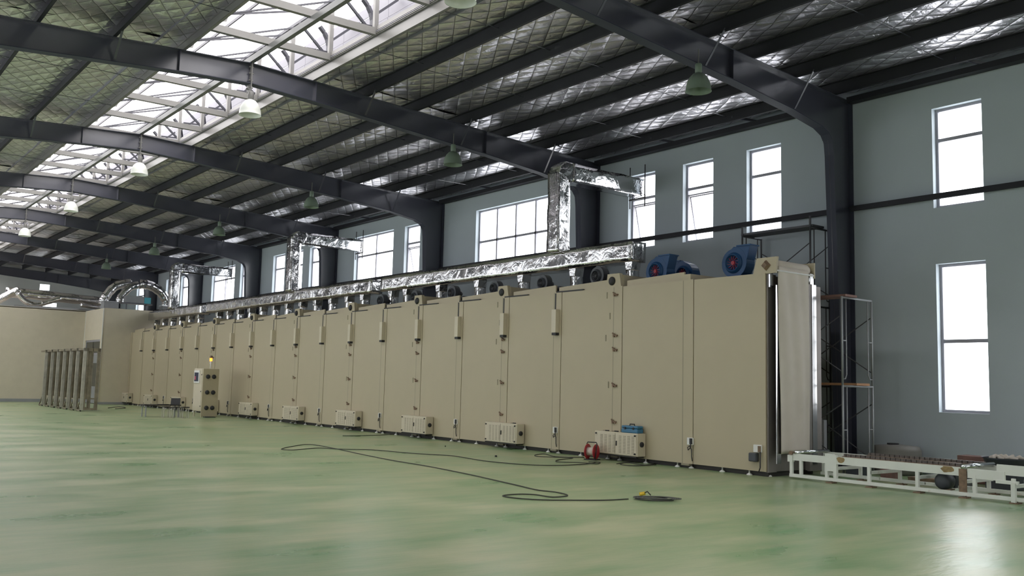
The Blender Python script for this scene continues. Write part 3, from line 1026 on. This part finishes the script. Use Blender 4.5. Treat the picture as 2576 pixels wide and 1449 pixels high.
ZF = HM - .03
blower('blower', 'blue centrifugal blower with red impeller beside the end curtain', 'blue blowers on the machine', (14.52, 11.50, ZF), .98, 'blue', 'red')
blower('blower', 'blue centrifugal blower with red impeller standing nearer the silver duct', 'blue blowers on the machine', (14.52, 13.55, ZF), .98, 'blue', 'red')
blower('blower', 'blue blower partly hidden behind another blue blower near the silver duct', 'blue blowers on the machine', (15.25, 13.45, ZF), .94, 'blue', 'red', mirror=-1)
for j in range(6):
    blower('extractor_fan', ['charcoal extractor fan closest to the blue blowers', 'second charcoal extractor fan from the blue blowers', 'third charcoal extractor fan from the blue blowers', 'fourth charcoal extractor fan from the blue blowers', 'fifth charcoal extractor fan from the blue blowers', 'sixth charcoal extractor fan from the blue blowers'][j],
           'charcoal fans on the machine', (14.62, 15.52 + 1.97 * j, ZF + .14), .66 if j else .74, 'darkfan', 'black', outlet=False)
    tr = MB().box(14.45, 14.9, 15.28 + 1.97 * j, 15.76 + 1.97 * j, HM - .02, ZF + .15).build('fan_tray', 'steel', oven)


def make_motor():
    root = thing('fan_motor', 'x', 'motor')
    MB().prism([(-.14, 0), (.14, 0), (.14, .17), (.10, .22), (-.10, .22), (-.14, .17)], 'x', -.12, .12).build('motor_body', 'darkfan', root, loc=(0, 0, 0), bev=.01)
    MB().lathe([(0, -.05), (.07, -.05), (.08, 0)], 14, (-.12, 0, .11), 'x').build('end_cap', 'black', root, loc=(0, 0, 0))
    return root


ORD = 'first second third fourth fifth sixth seventh eighth ninth tenth eleventh twelfth thirteenth fourteenth fifteenth sixteenth seventeenth last'.split()
mo = make_motor()
ml = [16.82, 20.82, 24.79] + [28.2 + 1.18 * i for i in range(18)]
for j, y in enumerate(ml):
    o = mo if j == 0 else copy_tree(mo)
    o.location = (14.56, y, HM - .03)
    if j < 3:
        tag(o, ['small dark motor between the first and second charcoal fans', 'small dark motor between the third and fourth charcoal fans', 'small dark motor between the fifth and sixth charcoal fans'][j], 'motor', 'small motors among the charcoal fans')
    else:
        tag(o, '%s small dark fan motor counted from the sixth charcoal fan towards the far partition' % ORD[j - 3], 'motor', 'row of small fan motors on the machine')

# ------------------------------------------------------------------ silver wrapped ducts
def wrapbox(name, x0, x1, y0, y1, z0, z1, parent, seed=0, cut=.09, amp=.016, m='duct'):
    """box duct in crumpled foil: subdivided skin pushed in and out by noise"""
    bm = bmesh.new()
    nx = max(2, round((x1 - x0) / cut)); ny = max(2, round((y1 - y0) / cut)); nz = max(2, round((z1 - z0) / cut))
    def grid(o, a, b, na, nb):
        vv = [[bm.verts.new(o + a * (i / na) + b * (j / nb)) for j in range(nb + 1)] for i in range(na + 1)]
        for i in range(na):
            for j in range(nb):
                bm.faces.new((vv[i][j], vv[i + 1][j], vv[i + 1][j + 1], vv[i][j + 1]))
    o = Vector((x0, y0, z0)); X = Vector((x1 - x0, 0, 0)); Y = Vector((0, y1 - y0, 0)); Z = Vector((0, 0, z1 - z0))
    grid(o, Y, X, ny, nx); grid(o + Z, X, Y, nx, ny)
    grid(o, X, Z, nx, nz); grid(o + Y, Z, X, nz, nx)
    grid(o, Z, Y, nz, ny); grid(o + X, Y, Z, ny, nz)
    bmesh.ops.remove_doubles(bm, verts=bm.verts, dist=1e-4)
    c = Vector(((x0 + x1) / 2, (y0 + y1) / 2, (z0 + z1) / 2))
    for v in bm.verts:
        p = v.co
        n1 = noise.noise_vector(p * 2.3 + Vector((seed, 0, 0)))
        n2 = noise.noise_vector(p * 7.0 + Vector((0, seed, 0)))
        v.co = p + (n1 * 1.1 + n2 * .35) * amp
    bmesh.ops.recalc_face_normals(bm, faces=bm.faces)
    me = bpy.data.meshes.new(name); bm.to_mesh(me); bm.free()
    me.materials.append(M[m])
    me.polygons.foreach_set('use_smooth', [True] * len(me.polygons))
    me.update()
    ob = link(name, me, parent)
    return ob


def main_duct(label, y0, y1, ys, risers, seed):
    root = thing('air_duct', label, 'duct', (15.25, y0, 4.4), 'silver wrapped air ducts')
    wrapbox('duct_run', 15.0, 15.48, y0, y1, 4.42, 4.88, root, seed, cut=.11)
    if ys:
        wrapbox('riser_stack', 14.87, 15.28, ys - .2, ys + .2, 4.86, 6.95, root, seed + 1, cut=.085, amp=.02)
        # chamfered elbow
        mb = MB().prism([(14.87, 6.85), (14.93, 7.05), (15.12, 7.19), (15.5, 7.17), (15.5, 6.72), (15.28, 6.70)], 'y', ys - .21, ys + .21)
        mb.build('elbow', 'duct', root, bev=.03)
        wrapbox('cross_arm', 15.35, 17.98, ys - .21, ys + .21, 6.70, 7.16, root, seed + 2, cut=.09, amp=.018)
        MB().box(17.86, 17.90, ys - .30, ys + .30, 6.62, 6.66).tube([(17.88, ys - .28, 6.4), (17.88, ys - .28, 7.55)], .016, 6).tube([(17.88, ys + .28, 6.4), (17.88, ys + .28, 7.55)], .016, 6).build('hanger', 'black', root)
    for i, y in enumerate(risers):
        wrapbox('branch_pipe', 15.10, 15.36, y - .09, y + .09, HM - .02, 4.36, root, seed + 5 + i, cut=.10, amp=.010)
        MB().prism([(y - .09, 4.22), (y + .09, 4.22), (y + .13, 4.45), (y - .13, 4.45)], 'x', 15.08, 15.38).build('flared_collar', 'duct', root, bev=.02)
    return root


main_duct('nearest silver wrapped duct, ending in a crumpled square end by the blue blowers', 14.9, 26.2, 17.54,
          [15.06, 17.0, 19.06, 21.03, 22.98, 24.85, 25.75], 11)
main_duct('middle silver wrapped duct with its own stack turning to the windows', 26.9, 42.0, 33.06,
          [27.6] + [28.7 + 1.22 * i for i in range(11)], 31)
main_duct('farthest silver wrapped duct, running up to the white partition', 42.75, 50.5, 46.9,
          [43.3, 44.6, 45.9, 47.2, 48.5, 49.8], 61)

# ducts and pipes over the far partition room
def smooth(pts, n=6):
    P = [Vector(p) for p in pts]
    out = []
    for i in range(len(P) - 1):
        p0 = P[max(i - 1, 0)]; p1 = P[i]; p2 = P[i + 1]; p3 = P[min(i + 2, len(P) - 1)]
        for q in range(n):
            t = q / n
            out.append(.5 * ((2 * p1) + (-p0 + p2) * t + (2 * p0 - 5 * p1 + 4 * p2 - p3) * t * t + (-p0 + 3 * p1 - 3 * p2 + p3) * t ** 3))
    out.append(P[-1])
    return out


def flexduct(label, runs):
    root = thing('flexible_duct', label, 'duct', tuple(runs[0][1][0]), 'wrapped pipes above the partition room')
    for nm, pts, r in runs:
        out = smooth(pts)
        MB().tube(out, [r * (1 + .05 * math.sin(i * 2.1)) for i in range(len(out))], 14).build(nm, 'duct', root, True)
    return root


flexduct('silver arch of wrapped pipes standing on the partition roof near the windows',
         [('arched_pipe', [(15.15, 53, 6.55), (15.75, 53, 6.5), (16.35, 53, 6.15), (16.65, 53, 5.7), (16.68, 53, 5.45)], .26),
          ('slanting_pipe', [(14.15, 53, 5.45), (14.2, 53, 5.75), (14.65, 53, 6.3), (15.1, 53, 6.5)], .20),
          ('slanting_pipe', [(13.4, 53.4, 5.3), (13.5, 53.4, 5.7), (14.0, 53.4, 6.35), (14.8, 53.4, 6.6)], .24)])
flexduct('long straight silver pipe with dipping branches over the partition roof',
         [('straight_pipe', [(9.0, 55.5, 5.75), (10.5, 55.5, 5.72), (12, 55.5, 5.66), (13.9, 55.5, 5.58)], .27),
          ('dipping_pipe', [(8.2, 55.2, 5.15), (8.6, 55.2, 5.25), (9.1, 55.2, 5.6), (9.6, 55.2, 5.9)], .20),
          ('dipping_pipe', [(9.5, 55.0, 5.7), (9.9, 55.0, 5.3), (10.4, 55.0, 5.15), (11.0, 55.0, 5.35), (11.6, 55.0, 5.6)], .14)])
flexduct('thin silver pipe lying low on the partition roof', [('low_pipe', [(12.6, 54.8, 5.3), (13.4, 54.8, 5.22), (14.2, 54.8, 5.15), (15.0, 54.8, 5.1)], .13)])
tag(MB().box(9.3, 13.8, 54.6, 54.7, PH + .02, PH + .14).build('cable_tray', 'stain'), 'low metal cable tray on the partition roof edge', 'cable tray')
for (x, y, w_, h_, lab) in ((13.4, 52.0, .75, .40, 'grey steel duct box at the foot of the slanting ducts'), (16.65, 52.6, .8, .42, 'grey steel duct box at the foot of the big arch')):
    o = thing('duct_box', lab, 'duct box', (x, y, PH + .03))
    MB().box(-w_ / 2, w_ / 2, -.3, .3, 0, h_).build('box', 'fibre', o, loc=(0, 0, 0), bev=.01)
    MB().box(-w_ / 2 - .02, w_ / 2 + .02, -.32, .32, h_, h_ + .03).build('flange', 'stain', o, loc=(0, 0, 0))
o = thing('air_unit', 'grey air unit with a teal end above the partition', 'air unit', (14.9, 52.2, PH + .47))
MB().box(-.7, .25, -.25, .25, 0, .38).build('unit_body', 'fibre', o, loc=(0, 0, 0), bev=.02)
MB().box(.25, .60, -.25, .25, .0, .34).build('end_cover', 'teal', o, loc=(0, 0, 0), bev=.02)
MB().box(-.9, .7, -.28, .28, -.06, 0).bar((-.6, 0, -.43), (-.6, 0, -.03), .05).bar((.4, 0, -.43), (.4, 0, -.03), .05).build('stand', 'steel', o, loc=(0, 0, 0))

# ------------------------------------------------------------------ steel door-shaped frames stored by the partition
def make_frame():
    root = thing('steel_trolley_frame', 'x', 'metal frame')
    W_, H_ = .66, 2.60
    for x, w2, m2 in ((0, .12, 'rackl'), (.13, .05, 'rack'), (.34, .04, 'rack'), (W_ - .12, .12, 'rack')):
        MB().box(x, x + w2, -.05, .05, .06, H_).build('upright', m2, root)
    MB().box(.18, .34, .0, .02, .55, H_ - .13).build('infill_panel', 'rack', root)
    MB().box(0, W_, -.05, .05, H_ - .13, H_).build('top_rail', 'rack', root)
    MB().box(0, W_, -.04, .04, .06, .14).build('bottom_rail', 'rack', root)
    MB().box(0, W_, -.03, .03, .50, .55).build('middle_rail', 'rack', root)
    MB().bar((.04, 0, .55), (.04, .62, .08), .04).build('foot_brace', 'rack', root)
    MB().box(0, .07, .05, .62, .02, .08).build('floor_rail', 'rack', root)
    MB().box(0, .06, .05, .9, H_ - .09, H_ - .02).build('spacer', 'rack', root)
    for yy in (0, .58):
        MB().lathe([(0, -.015), (.035, -.015), (.035, .015), (0, .015)], 12, (.035, yy, .035), 'x').build('caster', 'black', root)
    return root


fr = make_frame()
fpos = [41.0, 42.1, 43.2, 44.3, 45.4, 46.5, 47.7]
for j, y in enumerate(fpos):
    o = fr if j == 0 else copy_tree(fr)
    o.location = (9.68 - .015 * j, y, 0)
    tag(o, ['steel trolley frame at the near end of the row by the partition', 'second steel trolley frame in the row by the partition', 'third steel trolley frame in the row by the partition', 'middle steel trolley frame in the row by the partition', 'fifth steel trolley frame in the row by the partition', 'sixth steel trolley frame in the row by the partition', 'steel trolley frame at the far end of the row, against the white partition'][j],
        'metal frame', 'steel frames parked in a row')
mb = MB()
tag(MB().box(9.9, 9.96, 45.9, 46.1, .02, .42).build('white_block', 'white'), 'small white block on the floor among the steel frames', 'block')

# ------------------------------------------------------------------ control cabinet
cb = thing('control_cabinet', 'cream control cabinet with touch screen and six round vents', 'control cabinet', (12.68, 35.4, 0))
MB().box(0, .62, 0, .95, .22, 1.86).build('cabinet_body', 'cream2', cb, loc=(0, 0, 0), bev=.01)
MB().box(.0, .62, -.012, .0, .04, 1.84).build('side_door', 'cream', cb, loc=(0, 0, 0))
MB().box(-.02, 0, .05, .92, .24, 1.84).build('front_door', 'cream2', cb, loc=(0, 0, 0), bev=.005)
scn = MB().box(-.05, -.02, .28, .86, 1.30, 1.78).build('screen_surround', 'white', cb, loc=(0, 0, 0), bev=.005)
MB().box(-.06, -.05, .36, .78, 1.36, 1.70).build('screen', 'screen', scn, loc=(0, 0, 0))
MB().box(-.064, -.06, .60, .74, 1.42, 1.56).build('screen_icons', 'pink', scn, loc=(0, 0, 0))
for z in (1.55, .95, .36):
    for x in (.19, .42):
        v = MB().lathe([(0, -.06), (.05, -.06), (.075, -.045), (.085, -.012), (.085, 0)], 18, (x, -.012, z), 'y').build('round_vent', 'black', cb, True, loc=(0, 0, 0))
for z in (.42, .98, 1.62):
    MB().box(-.035, -.02, .06, .10, z - .02, z + .02).build('lock', 'black', cb, loc=(0, 0, 0))
MB().box(.02, .07, .05, .1, 0, .22).box(.02, .07, .85, .9, 0, .22).box(.55, .6, .05, .1, 0, .22).box(.55, .6, .85, .9, 0, .22).build('legs_frame', 'cream2', cb, loc=(0, 0, 0)).name = 'base_frame'
MB().box(.1, .5, -.2, .02, 0, .03).build('cable_mat', 'black', cb, loc=(0, 0, 0))
MB().tube([(.38, .3, 1.86), (.38, .3, 2.04)], .02, 8).build('beacon_pole', 'white', cb, loc=(0, 0, 0))
MB().lathe([(.035, 0), (.035, .10), (0, .10)], 12, (.38, .3, 2.04)).build('beacon_base', 'white', cb, loc=(0, 0, 0))
MB().lathe([(.05, 0), (.05, .12), (0, .12)], 14, (.38, .3, 2.15)).build('beacon_light', 'lamp', cb, loc=(0, 0, 0))
MB().lathe([(.05, 0), (.05, .08), (.03, .10), (0, .10)], 14, (.38, .3, 2.27)).build('beacon_cap', 'rust', cb, loc=(0, 0, 0))

# ------------------------------------------------------------------ low table with laptop, stools
tb2 = thing('low_table', 'long low dark table standing left of the control cabinet', 'table', (10.75, 35.9, 0))
MB().box(-.05, 1.30, -.1, .45, .42, .46).build('table_top', 'plinth', tb2, loc=(0, 0, 0))
for x in (.0, 1.22):
    for y in (-.05, .4):
        MB().box(x, x + .035, y - .018, y + .018, 0, .42).build('leg', 'fibre', tb2, loc=(0, 0, 0))
sl = None
for j, (x, y) in enumerate(((11.35, 35.35), (11.62, 35.1), (11.88, 34.85))):
    if sl is None:
        sl = thing('stool', 'x', 'stool', (0, 0, 0))
        MB().box(-.13, .13, -.12, .12, .38, .415).build('seat', 'plinth', sl, loc=(0, 0, 0), bev=.01)
        for dx in (-.1, .1):
            for dy in (-.09, .09):
                MB().tube([(dx * 1.15, dy * 1.15, 0), (dx, dy, .38)], .013, 6).build('leg', 'rackl', sl, loc=(0, 0, 0))
        o = sl
    else:
        o = copy_tree(sl)
    o.location = (x, y, 0)
    tag(o, ['dark topped stool under the laptop, farthest from the control cabinet', 'middle dark topped stool in front of the low table', 'dark topped stool closest to the control cabinet'][j], 'stool', 'stools by the low table')
lp = thing('laptop', 'open black laptop standing on the low table', 'laptop', (11.75, 35.62, .46), rz=math.radians(-25))
MB().box(-.17, .17, -.12, .12, 0, .022).build('keyboard', 'black', lp, loc=(0, 0, 0))
MB().box(-.17, .17, 0, .015, 0, .24, mx=Matrix.Translation((0, .12, .02)) @ Matrix.Rotation(math.radians(-18), 4, 'X')).build('screen', 'black', lp, loc=(0, 0, 0))
tag(MB().tube([(11.1, 35.6, .475), (11.3, 35.5, .478), (11.5, 35.56, .475)], .015, 6).build('tool', 'black'), 'dark tool lying on the low table beside the laptop', 'tool')

# ------------------------------------------------------------------ roller conveyor at the end of the machine
cv = thing('chain_conveyor', 'white painted chain conveyor with rust stains leading out of the machine', 'conveyor', (14.9, 8.7, 0))
cx0, cx1 = 14.42, 15.38
def cvp(name, mb, m='whiterust', **k): return mb.build(name, m, cv, **k)
for x, ys_ in ((cx0, (10.22, 10.02, 9.50, 9.33, 8.70, 7.86, 7.12, 6.95, 6.38, 6.20)), (cx1, (10.2, 9.45, 8.70, 7.9, 7.19, 6.4))):
    for y in ys_:
        cvp('leg', MB().box(x - .025, x + .025, y - .025, y + .025, .06, .36))
    cvp('base_rail', MB().box(x - .03, x + .03, 2.9, 10.25, .035, .09))
for y in (9.45, 8.70, 7.87, 7.14, 6.39, 5.6, 4.8):
    for x in (cx0, cx1):
        cvp('foot_plate', MB().box(x - .08, x + .08, y - .09, y + .03, .0, .018).tube([(x, y - .05, .01), (x, y - .05, .05)], .012, 6), 'rust')
for y in (5.6, 4.8, 3.9, 3.0):
    for x in (cx0, cx1):
        cvp('leg', MB().box(x - .025, x + .025, y - .025, y + .025, .06, .36))
cvp('side_rail', MB().box(cx0 - .02, cx0 + .02, 9.50, 10.18, .33, .45))
cvp('side_rail', MB().box(cx0 - .02, cx0 + .02, 7.15, 9.31, .33, .46))
cvp('side_rail', MB().box(cx0 - .02, cx0 + .02, 6.50, 7.05, .31, .45))
cvp('side_rail', MB().box(cx0 - .0, cx0 + .04, 2.9, 6.62, .40, .55))
cvp('side_rail', MB().box(cx1 - .02, cx1 + .02, 2.9, 10.2, .33, .46))
cvp('clamp_block', MB().box(cx0 - .04, cx0 + .03, 10.18, 10.28, .30, .42))
cvp('upright_plate', MB().box(cx0 - .03, cx0 + .03, 9.36, 9.52, .20, .50).box(cx0 - .03, cx0 + .03, 9.30, 9.36, .1, .48))
for y in (9.44, 8.70, 7.87, 7.14, 6.4):
    cvp('cross_bar', MB().bar((cx0, y, .24), (cx1, y, .24), .05))
for ya, yb in ((9.3, 8.75), (8.6, 7.95), (7.8, 7.2)):
    cvp('cross_bar', MB().bar((cx0 + .4, ya, .12), (cx0 + .4, yb, .12), .04))
for y, m_, r_ in ((10.12, 'chrome', .03), (7.12, 'chrome', .035)):
    cvp('roller', MB().tube([(cx0 - .03, y, .475), (cx1 + .02, y, .475)], r_, 14), m_, smooth=True)
cvp('shaft_end', MB().lathe([(0, -.04), (.035, -.04), (.035, .02)], 12, (cx0 - .03, 10.2, .46), 'x'), 'rust')
# transport chains: links one by one in a single mesh
for x in (cx0 + .10, cx1 - .10):
    mb = MB()
    y = 9.2
    i = 0
    while y > 7.22:
        mb.box(x - .03 + .01 * (i % 2), x + .03 - .01 * (i % 2), y - .024, y + .016, .468, .510)
        y -= .045
        i += 1
    ch_ = cvp('chain', mb, 'chain'); ch_['kind'] = 'stuff'
    cvp('chain_track', MB().box(x - .03, x + .03, 7.2, 9.25, .44, .468), 'rust')
def blot(yc, zc, ry, rz_, sd):
    r = random.Random(sd)
    return MB().prism([(yc + ry * math.cos(a) * r.uniform(.7, 1.05), min(.458, max(.332, zc + rz_ * math.sin(a) * r.uniform(.7, 1.1)))) for a in [2 * PI * q / 14 for q in range(14)]], 'x', cx0 - .022, cx0 - .0203)
cvp('burnt_patch', blot(9.22, .41, .09, .06, 1), 'scorch')
cvp('burnt_patch', blot(7.36, .42, .11, .07, 2), 'scorch')
cvp('gear_motor', MB().lathe([(0, 0), (.08, 0), (.125, .03), (.13, .20), (.10, .26), (0, .26)], 18, (cx0 + .05, 7.50, .21), 'x'), 'darkfan', smooth=True)
cvp('gearbox', MB().box(cx0 + .30, cx0 + .46, 7.40, 7.60, .10, .32), 'darkfan', bev=.015)
cvp('drive_plate', MB().box(cx0 - .03, cx0 - .015, 7.06, 7.18, .09, .44), 'rust')
cvp('bench', MB().bar((cx0 - .02, 6.3, .30), (cx0 - .02, 6.62, .30), .05).bar((cx0 - .05, 6.36, .02), (cx0 - .05, 6.36, .30), .06))

# ------------------------------------------------------------------ things behind the conveyor along the wall
tk = thing('storage_tank', 'low round cream tank standing by the wall behind the conveyor', 'tank', (17.35, 9.87, 0))
MB().lathe([(0, 0), (.43, 0), (.45, .06), (.45, .46), (.41, .54), (.12, .57), (0, .57)], 28).build('tank_body', 'tank', tk, True, loc=(0, 0, 0))
MB().lathe([(0, .0), (.11, 0), (.11, .03), (0, .035)], 16, (-.05, .05, .565)).build('lid', 'black', tk, loc=(0, 0, 0))
tag(MB().box(16.95, 17.3, 7.98, 8.48, 0, .48).build('wooden_crate', 'woodr', bev=.01), 'brown wooden crate against the wall behind the conveyor end', 'crate')
tag(MB().box(16.2, 16.5, 7.95, 8.2, 0, .26).build('grey_case', 'fibre', bev=.01), 'grey steel case on the floor between crate and conveyor', 'case')
bn = thing('steel_basin', 'dark steel basin with pale rags in it right of the brown crate', 'basin', (16.5, 7.40, 0))
MB().lathe([(0, .30), (.30, .30), (.36, .52), (.40, .53), (.36, .50), (.31, .34), (0, .34)], 24).build('bowl', 'darkfan', bn, True, loc=(0, 0, 0))
MB().box(-.26, .26, -.26, .26, 0, .30).build('stand', 'darkfan', bn, loc=(0, 0, 0), bev=.02)
mb = MB()
for i in range(9):
    a = i * 2.4
    mb.tube([(.1 * math.cos(a), .1 * math.sin(a), .5), (.2 * math.cos(a + .5), .2 * math.sin(a + .5), .55), (.26 * math.cos(a + .9), .26 * math.sin(a + .9), .51)], .03, 6)
mb.build('rags', 'cloth', bn, True, loc=(0, 0, 0))
for (x, y, s1, s2, h, m_, lab) in ((15.9, 6.6, .30, .34, .32, 'darkfan', 'black box beneath the right end of the conveyor'), (15.95, 5.95, .35, .3, .34, 'darkfan', 'second black box at the right edge behind the conveyor'), (15.85, 8.5, .25, .5, .12, 'rust', 'rusty scrap tray behind the conveyor legs'), (15.9, 9.2, .22, .22, .2, 'woodr', 'small reddish carton behind the conveyor legs'), (16.0, 9.9, .3, .3, .22, 'darkfan', 'dark carton under the scaffold tower')):
    o = thing('storage_box', lab, 'box', (x, y, 0))
    MB().box(-s1 / 2, s1 / 2, -s2 / 2, s2 / 2, 0, h * .85).build('box_body', m_, o, loc=(0, 0, 0), bev=.008)
    MB().box(-s1 / 2 - .006, s1 / 2 + .006, -s2 / 2 - .006, s2 / 2 + .006, h * .85, h).build('lid', m_, o, loc=(0, 0, 0), bev=.006)

# ------------------------------------------------------------------ scaffolding towers
def scaffold(label, x0, x1, y0, y1, lifts, planks, m='scaf', mfront='scafl'):
    root = thing('scaffold_tower', label, 'scaffolding', (x0, y0, 0), 'scaffold towers')
    H = 1.7
    for li in range(lifts):
        z = H * li
        for y, mm in ((y0, mfront if li < 2 else m), (y1, m)):
            g = bpy.data.objects.new('ladder_frame', None)
            mb = MB()
            for x in (x0, x1):
                mb.tube([(x, y, z), (x, y, z + H)], .021, 8)
            mb.tube([(x0, y, z + H - .02), (x1, y, z + H - .02)], .021, 8)
            # inner hoops of the frame
            for x, s in ((x0, 1), (x1, -1)):
                xi = x + s * .14
                mb.tube([(x, y, z + .12), (xi - s * .05, y, z + .12), (xi, y, z + .20), (xi, y, z + H - .02)], .013, 6)
                mb.tube([(x, y, z + .85), (xi, y, z + .85)], .012, 6)
            mb.build('ladder_frame', mm, root, True)
        for x in (x0, x1):
            MB().tube([(x, y0, z + .25), (x, y1, z + 1.35)], .011, 6).build('cross_brace', m, root)
            MB().tube([(x, y1, z + .25), (x, y0, z + 1.35)], .011, 6).build('cross_brace', m, root)
    for (xa, xb, z, m_) in planks:
        MB().box(xa, xb, y0 - .05, y1 + .05, z, z + .045).build('plank', m_, root)
    for x in (x0, x1):
        for y in (y0, y1):
            MB().box(x - .06, x + .06, y - .06, y + .06, 0, .012).build('base_plate', m, root)
    return root


scaffold('scaffold tower two lifts high beside the end of the cream machine', 15.90, 16.93, 10.12, 11.90, 2, [(16.3, 16.75, 1.70, 'wood'), (15.95, 16.35, 3.40, 'woodr')])
tw = scaffold('taller scaffold tower with a top platform close to the wall windows', 17.16, 17.86, 11.66, 13.46, 3, [(17.18, 17.60, 5.10, 'scaf')], mfront='scaf')
MB().tube([(17.16, 11.66, 5.1), (17.16, 11.66, 5.33)], .024, 8).tube([(17.16, 13.46, 5.1), (17.16, 13.46, 5.3)], .024, 8).build('post_extension', 'scaf', tw)
tag(MB().box(16.50, 16.60, 10.93, 11.05, 0, 1.0).build('leaning_board', 'fibre'), 'upright grey board standing inside the scaffolding', 'board')

# ------------------------------------------------------------------ cables on the floor
def cable(name, label, pts, r=.009, m='cord', parent=None, z=.01):
    P = [Vector((p[0], p[1], z if len(p) < 3 else p[2])) for p in pts]
    out = []
    for i in range(len(P) - 1):
        p0 = P[max(i - 1, 0)]; p1 = P[i]; p2 = P[i + 1]; p3 = P[min(i + 2, len(P) - 1)]
        for q in range(8):
            t = q / 8
            out.append(.5 * ((2 * p1) + (-p0 + p2) * t + (2 * p0 - 5 * p1 + 4 * p2 - p3) * t * t + (-p0 + 3 * p1 - 3 * p2 + p3) * t ** 3))
    out.append(P[-1])
    o = MB().tube(out, r, 6).build(name, m, parent, True)
    if label: tag(o, label, 'cable')
    return o


long1 = [(13.37, 14.21), (12.88, 13.91), (12.01, 13.89), (11.53, 14.27), (11.31, 15.01), (11.3, 15.61), (11.39, 16.54), (11.1, 17.09), (10.88, 17.63), (10.62, 18.57), (10.05, 19.01), (9.71, 19.5), (8.96, 19.13), (8.79, 19.43), (9.37, 20.13), (10.05, 20.61), (10.0, 19.28), (9.79, 17.78), (9.61, 16.16), (9.55, 14.63), (9.38, 13.11), (9.26, 12.39), (9.09, 11.44), (8.97, 10.8), (9.04, 10.44), (8.93, 10.07), (8.61, 10.03), (8.56, 10.36), (8.36, 10.51), (8.06, 10.45), (8.07, 10.15), (8.26, 9.86), (8.63, 9.63), (9.03, 9.43), (9.44, 9.37)]
cable('extension_cable', 'long dark cable winding across the green floor from the red reel', long1)
cable('extension_cable', 'short straight dark cable on the floor near the third louvred box', [(12.45, 23.52), (12.87, 23.42), (13.73, 23.59), (14.63, 23.97)])
cable('extension_cable', 'looped dark cable lying left of the red reel', [(13.91, 15.16), (13.45, 15.56), (13.71, 16.27), (13.27, 16.08), (13.11, 15.68), (13.58, 15.18), (12.93, 14.89), (12.59, 14.52), (12.91, 14.19), (13.04, 13.85), (13.37, 14.11), (13.21, 14.27)])
cable('extension_cable', 'tangled dark cable under the nearest louvred box', [(13.45, 13.69), (13.89, 13.81), (13.79, 13.26), (14.36, 13.52), (14.12, 13.92), (13.45, 13.59), (13.5, 13.19), (14.11, 13.23)])
cable('extension_cable', 'small dark cable scrap near the partition door', [(11.83, 44.97), (12.77, 46.64), (12.6, 45.05), (11.88, 43.99)], r=.02)
# coil with yellow plug
cc = (9.75, 9.21)
co = thing('cable_coil', 'loose coil of dark cable with a yellow plug on the floor', 'cable coil', (cc[0], cc[1], 0))
for i in range(7):
    rx = .22 + .09 * rnd.random(); ry = .12 + .10 * rnd.random(); ox = rnd.uniform(-.13, .13); oy = rnd.uniform(-.07, .07); th = rnd.uniform(-.75, -.5)
    pts = []
    for q in range(25):
        a = 2 * PI * q / 24
        x, y = rx * math.cos(a) + ox, ry * math.sin(a) + oy
        pts.append((cc[0] + x * math.cos(th) - y * math.sin(th), cc[1] + x * math.sin(th) + y * math.cos(th), .012 + .004 * i))
    MB().tube(pts, .007, 6).build('cable_loop', 'cordg', co, True)
a_ = (9.87, 9.35); b_ = (9.93, 9.53)
MB().tube([(a_[0], a_[1], .04), (a_[0] - .03, a_[1] + .04, .09), (b_[0], b_[1], .05)], .009, 6).build('cable_end', 'cord', co, True)
MB().tube([(b_[0] + .01, b_[1], .045), (b_[0] - .06, b_[1] + .04, .03)], .026, 8).build('plug', 'yellow', co)
# scraps on the floor
for (q, r_, lab) in (((12.22, 16.12), .025, 'small dark puck on the green floor beyond the cables'), ((12.87, 19.03), .012, 'thin dark scrap on the floor near the second louvred box')):
    p = q
    tag(MB().lathe([(0, 0), (r_, 0), (r_, .02), (r_ * .8, .03), (0, .03)], 12, (p[0], p[1], 0)).build('debris', 'black', None, True), lab, 'debris')

# cable reel
rl = thing('cable_reel', 'red cable reel with black frame in front of the nearest louvred box', 'cable reel', (13.72, 14.72, 0), rz=math.radians(20))
for y in (-.10, .10):
    MB().lathe([(.10, -.008), (.155, -.008), (.162, 0), (.155, .008), (.10, .008)], 26, (0, y, .175), 'y').build('side_disc', 'redreel', rl, loc=(0, 0, 0))
    MB().lathe([(.0, -.006), (.10, -.006), (.10, .006), (0, .006)], 20, (0, y, .175), 'y').build('hub_disc', 'redreel', rl, loc=(0, 0, 0))
MB().lathe([(0, -.095), (.09, -.095), (.09, .095), (0, .095)], 20, (0, 0, .175), 'y').build('drum', 'cloth', rl, True, loc=(0, 0, 0))
MB().tube([(-.10, -.13, 0), (-.02, -.13, .34), (0, -.1, .37), (0, .1, .37), (.02, .13, .34), (.12, .13, 0)], .012, 8).build('carrying_frame', 'black', rl, True, loc=(0, 0, 0))
MB().tube([(.12, .13, .01), (.12, -.13, .01), (-.10, -.13, .01), (-.10, .13, .01), (.12, .13, .01)], .012, 8).build('base_frame', 'black', rl, loc=(0, 0, 0))
